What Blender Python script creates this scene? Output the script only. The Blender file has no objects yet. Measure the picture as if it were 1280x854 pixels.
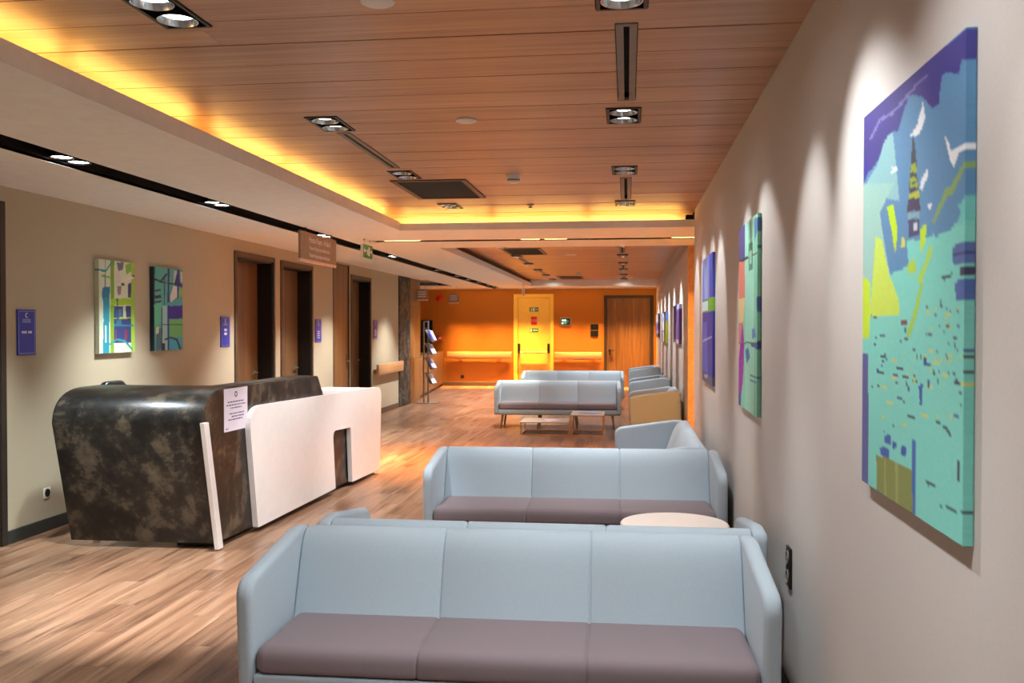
import bpy, bmesh, math, random
import numpy as np
from mathutils import Vector, Matrix

scene = bpy.context.scene
COL = scene.collection
R = math.radians

# ------------------------------------------------------------------ camera, world, exposure
cam_d = bpy.data.cameras.new('camera')
cam = bpy.data.objects.new('camera', cam_d)
COL.objects.link(cam)
cam.location = (0, 0, 1.6)
cam.rotation_euler = (R(90 - 0.897), 0, R(7.136))
cam_d.sensor_width = 36.0
cam_d.lens = 1150.0 / 1280.0 * 36.0
cam_d.clip_start = 0.05
cam_d.dof.use_dof = True
cam_d.dof.focus_distance = 5.2
cam_d.dof.aperture_fstop = 5.6
scene.camera = cam

world = bpy.data.worlds.new('world')
scene.world = world
world.use_nodes = True
world.node_tree.nodes['Background'].inputs[0].default_value = (1.0, 0.9, 0.8, 1)
world.node_tree.nodes['Background'].inputs[1].default_value = 0.02

scene.view_settings.view_transform = 'Standard'
scene.view_settings.look = 'None'
scene.view_settings.gamma = 1.0
scene.view_settings.use_curve_mapping = False
scene.view_settings.exposure = 0.08

# lamp powers (W) and colours, set in one place
P_WALL, P_SEAT, P_FLOOR, P_SLOT, P_FARWALL, P_FARFLOOR, P_CROSS, P_END = 60, 172, 320, 430, 150, 430, 115, 78
COVE_EMIT = 19.0
WHITE = (0.97, 0.98, 1.0)
COOL = (0.86, 0.95, 1.0)
ORANGE = (1.0, 0.46, 0.12)
YELLOW = (1.0, 0.57, 0.14)

# ------------------------------------------------------------------ helpers
def lin(c):
    o = []
    for v in c[:3]:
        v = v / 255.0
        o.append(v / 12.92 if v <= 0.04045 else ((v + 0.055) / 1.055) ** 2.4)
    return (*o, 1.0)

def new_mat(name):
    m = bpy.data.materials.new(name)
    m.use_nodes = True
    nt = m.node_tree
    b = nt.nodes['Principled BSDF']
    return m, nt, b

def N(nt, t, **kw):
    n = nt.nodes.new(t)
    for k, v in kw.items():
        setattr(n, k, v)
    return n

def ramp(nt, fac, stops):
    r = N(nt, 'ShaderNodeValToRGB')
    e = r.color_ramp.elements
    while len(e) < len(stops):
        e.new(0.5)
    for i, (p, c) in enumerate(stops):
        e[i].position = p
        e[i].color = lin(c)
    nt.links.new(fac, r.inputs[0])
    return r.outputs[0]

def noise(nt, vec, scale, detail=4, rough=0.55, sc=None):
    n = N(nt, 'ShaderNodeTexNoise')
    n.inputs['Scale'].default_value = scale
    n.inputs['Detail'].default_value = detail
    n.inputs['Roughness'].default_value = rough
    if sc is not None:
        m = N(nt, 'ShaderNodeMapping')
        m.inputs['Scale'].default_value = sc
        nt.links.new(vec, m.inputs['Vector'])
        vec = m.outputs[0]
    nt.links.new(vec, n.inputs['Vector'])
    return n.outputs['Fac']

def bump(nt, b, h, strength=0.2, dist=0.002):
    bp = N(nt, 'ShaderNodeBump')
    bp.inputs['Strength'].default_value = strength
    bp.inputs['Distance'].default_value = dist
    nt.links.new(h, bp.inputs['Height'])
    nt.links.new(bp.outputs[0], b.inputs['Normal'])

def plain(name, c, rough=0.5, metal=0.0, var=0.06, scale=12.0, spec=0.5):
    m, nt, b = new_mat(name)
    tc = N(nt, 'ShaderNodeTexCoord')
    f = noise(nt, tc.outputs['Object'], scale)
    d = [max(0, v * (1 - var)) for v in c]
    u = [min(255, v * (1 + var)) for v in c]
    nt.links.new(ramp(nt, f, [(0.3, d), (0.7, u)]), b.inputs['Base Color'])
    b.inputs['Roughness'].default_value = rough
    b.inputs['Metallic'].default_value = metal
    b.inputs['Specular IOR Level'].default_value = spec
    return m

def fabric(name, c, scale=420.0):
    m, nt, b = new_mat(name)
    tc = N(nt, 'ShaderNodeTexCoord')
    f = noise(nt, tc.outputs['Object'], scale, 2)
    g = noise(nt, tc.outputs['Object'], 900.0, 2)
    mx = N(nt, 'ShaderNodeMath', operation='ADD')
    nt.links.new(f, mx.inputs[0]); nt.links.new(g, mx.inputs[1])
    hf = N(nt, 'ShaderNodeMath', operation='MULTIPLY'); hf.inputs[1].default_value = 0.5
    nt.links.new(mx.outputs[0], hf.inputs[0])
    d = [v * 0.94 for v in c]; u = [min(255, v * 1.04) for v in c]
    nt.links.new(ramp(nt, hf.outputs[0], [(0.36, d), (0.64, u)]), b.inputs['Base Color'])
    b.inputs['Roughness'].default_value = 0.9
    b.inputs['Specular IOR Level'].default_value = 0.2
    b.inputs['Sheen Weight'].default_value = 0.15
    bump(nt, b, f, 0.25, 0.001)
    return m

def wallpaper(name, c, rough=0.7, spec=0.3):
    m, nt, b = new_mat(name)
    g = N(nt, 'ShaderNodeNewGeometry')
    a = noise(nt, g.outputs['Position'], 1.0, 2, 0.5, (220, 220, 900))
    e = noise(nt, g.outputs['Position'], 1.0, 2, 0.5, (900, 900, 200))
    mx = N(nt, 'ShaderNodeMath', operation='ADD')
    nt.links.new(a, mx.inputs[0]); nt.links.new(e, mx.inputs[1])
    hf = N(nt, 'ShaderNodeMath', operation='MULTIPLY'); hf.inputs[1].default_value = 0.5
    nt.links.new(mx.outputs[0], hf.inputs[0])
    nt.links.new(ramp(nt, hf.outputs[0], [(0.3, [v * 0.95 for v in c]), (0.7, [min(255, v * 1.04) for v in c])]), b.inputs['Base Color'])
    b.inputs['Roughness'].default_value = rough
    b.inputs['Specular IOR Level'].default_value = spec
    bump(nt, b, hf.outputs[0], 0.08, 0.001)
    return m

def wood(name, dark, mid, light, axis='x', rough=0.35, tint=0.10, grain=1.0, knots=False):
    """grain runs along axis; each board shifted and tinted by its own random value"""
    m, nt, b = new_mat(name)
    g = N(nt, 'ShaderNodeNewGeometry')
    oi = N(nt, 'ShaderNodeObjectInfo')
    ad = N(nt, 'ShaderNodeMath', operation='ADD')
    nt.links.new(oi.outputs['Random'], ad.inputs[0]); nt.links.new(g.outputs['Random Per Island'], ad.inputs[1])
    fr = N(nt, 'ShaderNodeMath', operation='FRACT'); nt.links.new(ad.outputs[0], fr.inputs[0])
    ml = N(nt, 'ShaderNodeMath', operation='MULTIPLY'); ml.inputs[1].default_value = 37.0
    nt.links.new(fr.outputs[0], ml.inputs[0])
    va = N(nt, 'ShaderNodeVectorMath', operation='ADD')
    nt.links.new(g.outputs['Position'], va.inputs[0]); nt.links.new(ml.outputs[0], va.inputs[1])
    long_, cross = 1.2 * grain, 34.0 * grain
    sc = {'x': (long_, cross, cross), 'y': (cross, long_, cross), 'z': (cross, cross, long_)}[axis]
    sc2 = tuple(v * 0.16 for v in sc)
    f1 = noise(nt, va.outputs[0], 1.0, 5, 0.65, sc)
    f2 = noise(nt, va.outputs[0], 1.0, 4, 0.6, sc2)
    mx = N(nt, 'ShaderNodeMix'); mx.inputs[0].default_value = 0.45
    nt.links.new(f1, mx.inputs[2]); nt.links.new(f2, mx.inputs[3])
    col = ramp(nt, mx.outputs[0], [(0.33, dark), (0.5, mid), (0.66, light)])
    if knots:
        k = noise(nt, va.outputs[0], 1.0, 5, 0.7, {'x': (0.9, 7, 7), 'y': (7, 0.9, 7), 'z': (7, 7, 0.9)}[axis])
        kr = ramp(nt, k, [(0.53, (255, 255, 255)), (0.72, (104, 90, 86))])
        mk = N(nt, 'ShaderNodeMix', data_type='RGBA', blend_type='MULTIPLY'); mk.inputs[0].default_value = 0.9
        nt.links.new(col, mk.inputs[6]); nt.links.new(kr, mk.inputs[7]); col = mk.outputs[2]
    hs = N(nt, 'ShaderNodeHueSaturation')
    mr = N(nt, 'ShaderNodeMapRange'); mr.inputs[3].default_value = 1 - tint; mr.inputs[4].default_value = 1 + tint
    nt.links.new(fr.outputs[0], mr.inputs[0]); nt.links.new(mr.outputs[0], hs.inputs['Value'])
    nt.links.new(col, hs.inputs['Color']); nt.links.new(hs.outputs[0], b.inputs['Base Color'])
    b.inputs['Roughness'].default_value = rough
    bump(nt, b, mx.outputs[0], 0.12, 0.002)
    return m

def emit(name, c, s):
    m, nt, b = new_mat(name)
    b.inputs['Base Color'].default_value = (*c, 1)
    b.inputs['Emission Color'].default_value = (*c, 1)
    b.inputs['Emission Strength'].default_value = s
    return m

M = {}
M['wall_r'] = wallpaper('right wall vinyl', (200, 195, 189))
M['wall_l'] = wallpaper('left wall vinyl', (180, 168, 142))
M['wall_end'] = wallpaper('end wall paint', (170, 112, 40))
M['soffit'] = plain('soffit paint', (238, 238, 230), 0.75, var=0.015)
M['ceil_wood'] = wood('ceiling veneer', (158, 115, 86), (186, 141, 108), (204, 162, 128), 'x', 0.34, 0.05)
M['floor_wood'] = wood('floor planks', (88, 60, 43), (130, 97, 74), (162, 128, 102), 'y', 0.30, 0.04, 0.75, True)
M['door_wood'] = wood('door veneer', (84, 60, 36), (112, 82, 50), (136, 104, 68), 'z', 0.38, 0.06)
M['rail_wood'] = wood('rail veneer', (176, 128, 84), (198, 152, 108), (214, 170, 128), 'y', 0.4, 0.04)
M['leg_wood'] = wood('leg wood', (96, 66, 40), (124, 88, 56), (146, 106, 72), 'z', 0.4, 0.04)
M['dark_frame'] = plain('dark frame', (48, 42, 34), 0.45)
M['brown_frame'] = plain('brown frame', (84, 64, 44), 0.45)
M['black'] = plain('black', (14, 14, 15), 0.4)
M['void'] = plain('void black', (8, 8, 8), 0.8)
M['blue_fab'] = fabric('pale blue fabric', (174, 190, 200))
M['taupe_fab'] = fabric('taupe fabric', (128, 116, 120))
M['white'] = plain('white lacquer', (232, 228, 224), 0.3, var=0.01)
M['metal'] = plain('brushed metal', (176, 176, 172), 0.35, 0.9)
M['chrome'] = plain('chrome', (210, 212, 216), 0.16, 1.0, var=0.02)
M['grey_fr'] = plain('grey diffuser frame', (128, 116, 104), 0.5)
M['grille'] = plain('grille mesh', (58, 54, 46), 0.6)
M['base_dark'] = plain('dark baseboard', (48, 50, 48), 0.5)
M['base_brown'] = plain('brown baseboard', (84, 68, 54), 0.5)
M['yellow_door'] = plain('yellow door paint', (240, 206, 92), 0.4, var=0.02)
M['blue_sign'] = plain('blue sign', (36, 52, 160), 0.3)
M['ink'] = plain('white print', (226, 228, 236), 0.6)
M['dim_ink'] = plain('pale print', (150, 160, 214), 0.6)
M['brown_sign'] = plain('brown sign', (150, 124, 98), 0.45)
M['cream'] = plain('cream edge', (226, 196, 176), 0.5)
M['green_sign'] = plain('green sign', (26, 128, 60), 0.4)
M['red'] = plain('red', (206, 26, 20), 0.4)
M['paper'] = plain('paper', (226, 216, 226), 0.8, var=0.01)
M['grey_ink'] = plain('grey print', (92, 84, 120), 0.8)
M['table_top'] = plain('cream table top', (234, 222, 210), 0.3, var=0.01)
M['tan_top'] = wood('tan table top', (176, 158, 140), (194, 178, 160), (208, 194, 178), 'x', 0.4, 0.03)
M['plastic'] = plain('white plastic', (224, 220, 212), 0.4, var=0.02)
M['lens'] = emit('lamp lens', (1.0, 0.98, 0.96), 22.0)
M['lens_cool'] = emit('slot lamp lens', (0.88, 0.95, 1.0), 22.0)
M['lens_warm'] = emit('warm strip lens', (1.0, 0.62, 0.25), 6.0)
M['led'] = emit('yellow LED strip', YELLOW, COVE_EMIT)
M['screen'] = emit('panel screen', (0.10, 0.32, 0.26), 0.6)

# mottled laminate of the reception desk
def desk_mat():
    m, nt, b = new_mat('mottled laminate')
    tc = N(nt, 'ShaderNodeTexCoord')
    f = noise(nt, tc.outputs['Object'], 5.0, 7, 0.66)
    g = noise(nt, tc.outputs['Object'], 11.0, 6, 0.65)
    mx = N(nt, 'ShaderNodeMix'); mx.inputs[0].default_value = 0.38
    nt.links.new(f, mx.inputs[2]); nt.links.new(g, mx.inputs[3])
    nt.links.new(ramp(nt, mx.outputs[0], [(0.44, (22, 22, 21)), (0.515, (40, 38, 34)), (0.565, (74, 67, 55)), (0.68, (98, 88, 73))]), b.inputs['Base Color'])
    b.inputs['Roughness'].default_value = 0.33
    bump(nt, b, mx.outputs[0], 0.1, 0.002)
    return m
M['desk'] = desk_mat()

def stone_mat():
    m, nt, b = new_mat('dark veined marble')
    g = N(nt, 'ShaderNodeNewGeometry')
    f = noise(nt, g.outputs['Position'], 3.2, 8, 0.7)
    v = N(nt, 'ShaderNodeMath', operation='SUBTRACT'); v.inputs[1].default_value = 0.5
    nt.links.new(f, v.inputs[0])
    a = N(nt, 'ShaderNodeMath', operation='ABSOLUTE'); nt.links.new(v.outputs[0], a.inputs[0])
    nt.links.new(ramp(nt, a.outputs[0], [(0.0, (118, 116, 106)), (0.015, (66, 67, 60)), (0.05, (42, 43, 38)), (0.14, (24, 26, 22))]), b.inputs['Base Color'])
    b.inputs['Roughness'].default_value = 0.6
    b.inputs['Specular IOR Level'].default_value = 0.25
    return m
M['stone'] = stone_mat()

def art_mat():
    m, nt, b = new_mat('printed canvas')
    a = N(nt, 'ShaderNodeVertexColor'); a.layer_name = 'print'
    tc = N(nt, 'ShaderNodeTexCoord')
    nt.links.new(a.outputs[0], b.inputs['Base Color'])
    b.inputs['Roughness'].default_value = 0.55
    bump(nt, b, noise(nt, tc.outputs['Object'], 500.0, 2), 0.1, 0.001)
    return m
M['art'] = art_mat()

def setp(o, label=None, cat=None, group=None, kind=None):
    if label: o['label'] = label
    if cat: o['category'] = cat
    if group: o['group'] = group
    if kind: o['kind'] = kind
    return o

def empty(name, loc=(0, 0, 0), rz=0.0, label=None, cat=None, group=None, kind=None):
    o = bpy.data.objects.new(name, None)
    o.empty_display_size = 0.1
    COL.objects.link(o)
    o.location = loc
    o.rotation_euler = (0, 0, rz)
    return setp(o, label, cat, group, kind)

def link(name, me, mat=None, parent=None, loc=None, rot=None):
    o = bpy.data.objects.new(name, me)
    COL.objects.link(o)
    if mat is not None and not me.materials:
        me.materials.append(M[mat] if isinstance(mat, str) else mat)
    if parent is not None: o.parent = parent
    if loc is not None: o.location = loc
    if rot is not None: o.rotation_euler = rot
    return o

def to_me(bm, name='mesh', smooth=None):
    bmesh.ops.recalc_face_normals(bm, faces=bm.faces)
    if smooth is not None:
        for f in bm.faces: f.smooth = True
        for e in bm.edges:
            if len(e.link_faces) == 2 and e.calc_face_angle(0) > smooth: e.smooth = False
    me = bpy.data.meshes.new(name)
    bm.to_mesh(me); bm.free()
    return me

def add_box(bm, x0, x1, y0, y1, z0, z1):
    v = [bm.verts.new(p) for p in ((x0, y0, z0), (x1, y0, z0), (x1, y1, z0), (x0, y1, z0), (x0, y0, z1), (x1, y0, z1), (x1, y1, z1), (x0, y1, z1))]
    for f in ((0, 3, 2, 1), (4, 5, 6, 7), (0, 1, 5, 4), (1, 2, 6, 5), (2, 3, 7, 6), (3, 0, 4, 7)):
        bm.faces.new([v[i] for i in f])

def box(name, x0, x1, y0, y1, z0, z1, mat, parent=None, bev=0.0, seg=2):
    """a box (optionally bevelled) whose origin sits at its centre"""
    bm = bmesh.new()
    cx, cy, cz = (x0 + x1) / 2, (y0 + y1) / 2, (z0 + z1) / 2
    add_box(bm, x0 - cx, x1 - cx, y0 - cy, y1 - cy, z0 - cz, z1 - cz)
    if bev > 0:
        bmesh.ops.bevel(bm, geom=list(bm.edges), offset=bev, segments=seg, profile=0.5, affect='EDGES')
    return link(name, to_me(bm, name, R(30) if bev > 0 else None), mat, parent, (cx, cy, cz))

def add_cyl(bm, p0, p1, r0, r1=None, n=20):
    r1 = r0 if r1 is None else r1
    p0, p1 = Vector(p0), Vector(p1)
    d = (p1 - p0)
    q = d.to_track_quat('Z', 'Y')
    a, b = [], []
    for i in range(n):
        t = 2 * math.pi * i / n
        u = q @ Vector((math.cos(t), math.sin(t), 0))
        a.append(bm.verts.new(p0 + u * r0)); b.append(bm.verts.new(p1 + u * r1))
    for i in range(n):
        bm.faces.new((a[i], a[(i + 1) % n], b[(i + 1) % n], b[i]))
    bm.faces.new(a[::-1]); bm.faces.new(b)

def cyl(name, p0, p1, r0, mat, parent=None, r1=None, n=20):
    bm = bmesh.new()
    add_cyl(bm, p0, p1, r0, r1, n)
    return link(name, to_me(bm, name, R(40)), mat, parent)

def add_lathe(bm, prof, n=28, c=(0, 0, 0)):
    """prof: (r, z) pairs, revolved about z"""
    rings = []
    for r, z in prof:
        if r < 1e-6: rings.append([bm.verts.new((c[0], c[1], c[2] + z))])
        else: rings.append([bm.verts.new((c[0] + r * math.cos(2 * math.pi * i / n), c[1] + r * math.sin(2 * math.pi * i / n), c[2] + z)) for i in range(n)])
    for a, b in zip(rings, rings[1:]):
        for i in range(n):
            j = (i + 1) % n
            if len(a) == 1 and len(b) == 1: continue
            if len(a) == 1: bm.faces.new((a[0], b[j], b[i]))
            elif len(b) == 1: bm.faces.new((a[i], a[j], b[0]))
            else: bm.faces.new((a[i], a[j], b[j], b[i]))

def lathe(name, prof, mat, parent=None, loc=None, n=28):
    bm = bmesh.new(); add_lathe(bm, prof, n)
    return link(name, to_me(bm, name, R(40)), mat, parent, loc)

def slab(name, axis, u0, u1, v0, v1, w0, w1, mat, holes=(), parent=None):
    """flat slab with rectangular holes; axis is its normal. z: u=x v=y, x: u=y v=z, y: u=x v=z"""
    us = sorted({u0, u1, *[min(max(h[k], u0), u1) for h in holes for k in (0, 1)]})
    vs = sorted({v0, v1, *[min(max(h[k], v0), v1) for h in holes for k in (2, 3)]})
    def solid(i, j):
        if i < 0 or j < 0 or i >= len(us) - 1 or j >= len(vs) - 1: return False
        cu, cv = (us[i] + us[i + 1]) / 2, (vs[j] + vs[j + 1]) / 2
        return not any(h[0] < cu < h[1] and h[2] < cv < h[3] for h in holes)
    def P(u, v, w):
        return {'z': (u, v, w), 'x': (w, u, v), 'y': (u, w, v)}[axis]
    bm = bmesh.new(); cache = {}
    def V(i, j, w):
        k = (i, j, w)
        if k not in cache: cache[k] = bm.verts.new(P(us[i], vs[j], w))
        return cache[k]
    for i in range(len(us) - 1):
        for j in range(len(vs) - 1):
            if not solid(i, j): continue
            for w in (w0, w1): bm.faces.new((V(i, j, w), V(i + 1, j, w), V(i + 1, j + 1, w), V(i, j + 1, w)))
            if not solid(i - 1, j): bm.faces.new((V(i, j, w0), V(i, j + 1, w0), V(i, j + 1, w1), V(i, j, w1)))
            if not solid(i + 1, j): bm.faces.new((V(i + 1, j, w0), V(i + 1, j + 1, w0), V(i + 1, j + 1, w1), V(i + 1, j, w1)))
            if not solid(i, j - 1): bm.faces.new((V(i, j, w0), V(i + 1, j, w0), V(i + 1, j, w1), V(i, j, w1)))
            if not solid(i, j + 1): bm.faces.new((V(i, j + 1, w0), V(i + 1, j + 1, w0), V(i + 1, j + 1, w1), V(i, j + 1, w1)))
    if not bm.faces: bm.free(); return None
    return link(name, to_me(bm, name), mat, parent)

def round_poly(pts, rad, seg=5):
    """round the corners of a closed 2D polygon"""
    out = []; n = len(pts)
    for i in range(n):
        p = Vector(pts[i]); a = Vector(pts[i - 1]); c = Vector(pts[(i + 1) % n])
        r = rad[i] if isinstance(rad, (list, tuple)) else rad
        if r <= 0: out.append(tuple(p)); continue
        d0, d1 = (a - p).normalized(), (c - p).normalized()
        ang = d0.angle(d1); t = min(r / math.tan(ang / 2), 0.49 * min((a - p).length, (c - p).length))
        s, e = p + d0 * t, p + d1 * t
        for k in range(seg + 1):
            q = k / seg
            out.append(tuple((1 - q) ** 2 * s + 2 * q * (1 - q) * p + q * q * e))
    return out

def inset(poly, d):
    """offset a closed CCW polygon inwards by d"""
    n = len(poly); out = []
    for i in range(n):
        a, p, c = Vector(poly[i - 1]), Vector(poly[i]), Vector(poly[(i + 1) % n])
        e0, e1 = (p - a), (c - p)
        n0 = Vector((-e0.y, e0.x)); n1 = Vector((-e1.y, e1.x))
        n0 = n0.normalized() if n0.length > 1e-9 else n0
        n1 = n1.normalized() if n1.length > 1e-9 else n1
        m = n0 + n1
        m = m.normalized() if m.length > 1e-6 else n0
        k = max(0.5, m.dot(n1) if n1.length > 0 else 1)
        out.append(tuple(p + m * (d / k)))
    return out

def loft(name, poly, stations, mat, parent=None, axis='x', smooth=R(40)):
    """poly lies across the axis ((y,z) for axis x); stations = (position along axis, inset)"""
    area = sum(poly[i - 1][0] * poly[i][1] - poly[i][0] * poly[i - 1][1] for i in range(len(poly)))
    if area < 0: poly = poly[::-1]
    bm = bmesh.new(); rings = []
    for s, d in stations:
        pp = inset(poly, d) if d else poly
        rings.append([bm.verts.new((s, a, b) if axis == 'x' else ((a, s, b) if axis == 'y' else (a, b, s))) for a, b in pp])
    n = len(poly)
    for r0, r1 in zip(rings, rings[1:]):
        for i in range(n): bm.faces.new((r0[i], r0[(i + 1) % n], r1[(i + 1) % n], r1[i]))
    bm.faces.new(rings[0]); bm.faces.new(rings[-1][::-1])
    return link(name, to_me(bm, name, smooth), mat, parent)

def soft(x0, x1, r, seams=(), seam_d=0.008, seam_w=0.022, k=4):
    """stations for a padded body from x0 to x1: rounded ends of radius r and pinched seams"""
    st = []
    for i in range(k + 1):
        t = i / k * math.pi / 2
        st.append((x0 + r * (1 - math.cos(t)), r * (1 - math.sin(t))))
    for s in seams:
        for o, f in ((-1, 0), (-0.45, 0.35), (-0.12, 1), (0.12, 1), (0.45, 0.35), (1, 0)):
            st.append((s + o * seam_w, seam_d * f))
    for i in range(k, -1, -1):
        t = i / k * math.pi / 2
        st.append((x1 - r * (1 - math.cos(t)), r * (1 - math.sin(t))))
    return st

def text(name, body, size, mat, parent, loc, rot, align='CENTER', sx=1.0, extrude=0.0006):
    cu = bpy.data.curves.new(name, 'FONT')
    cu.body = body; cu.size = size; cu.align_x = align; cu.align_y = 'CENTER'; cu.extrude = extrude
    cu.resolution_u = 3
    t = bpy.data.objects.new(name, cu); COL.objects.link(t)
    bpy.context.view_layer.update()
    me = bpy.data.meshes.new_from_object(t.evaluated_get(bpy.context.evaluated_depsgraph_get()))
    bpy.data.objects.remove(t); bpy.data.curves.remove(cu)
    me.materials.clear()
    o = link(name, me, mat, parent, loc, rot)
    o.scale = (sx, 1, 1)
    return o

def spot(parent, loc, target, power, col, angle, blend=0.6, size=0.03, name='lamp_light'):
    l = bpy.data.lights.new(name, 'SPOT')
    l.energy = power; l.color = col; l.spot_size = R(angle); l.spot_blend = blend; l.shadow_soft_size = size
    o = bpy.data.objects.new(name, l); COL.objects.link(o)
    o.location = loc
    o.rotation_euler = (Vector(target) - Vector(loc)).to_track_quat('-Z', 'Y').to_euler()
    if parent is not None: o.parent = parent
    return o

def area(parent, loc, sx, sy, power, col, spread, rot=(0, 0, 0), name='lamp_light'):
    l = bpy.data.lights.new(name, 'AREA')
    l.shape = 'RECTANGLE'; l.size = sx; l.size_y = sy; l.energy = power; l.color = col; l.spread = R(spread)
    o = bpy.data.objects.new(name, l); COL.objects.link(o)
    o.location = loc; o.rotation_euler = rot
    if parent is not None: o.parent = parent
    return o

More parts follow.
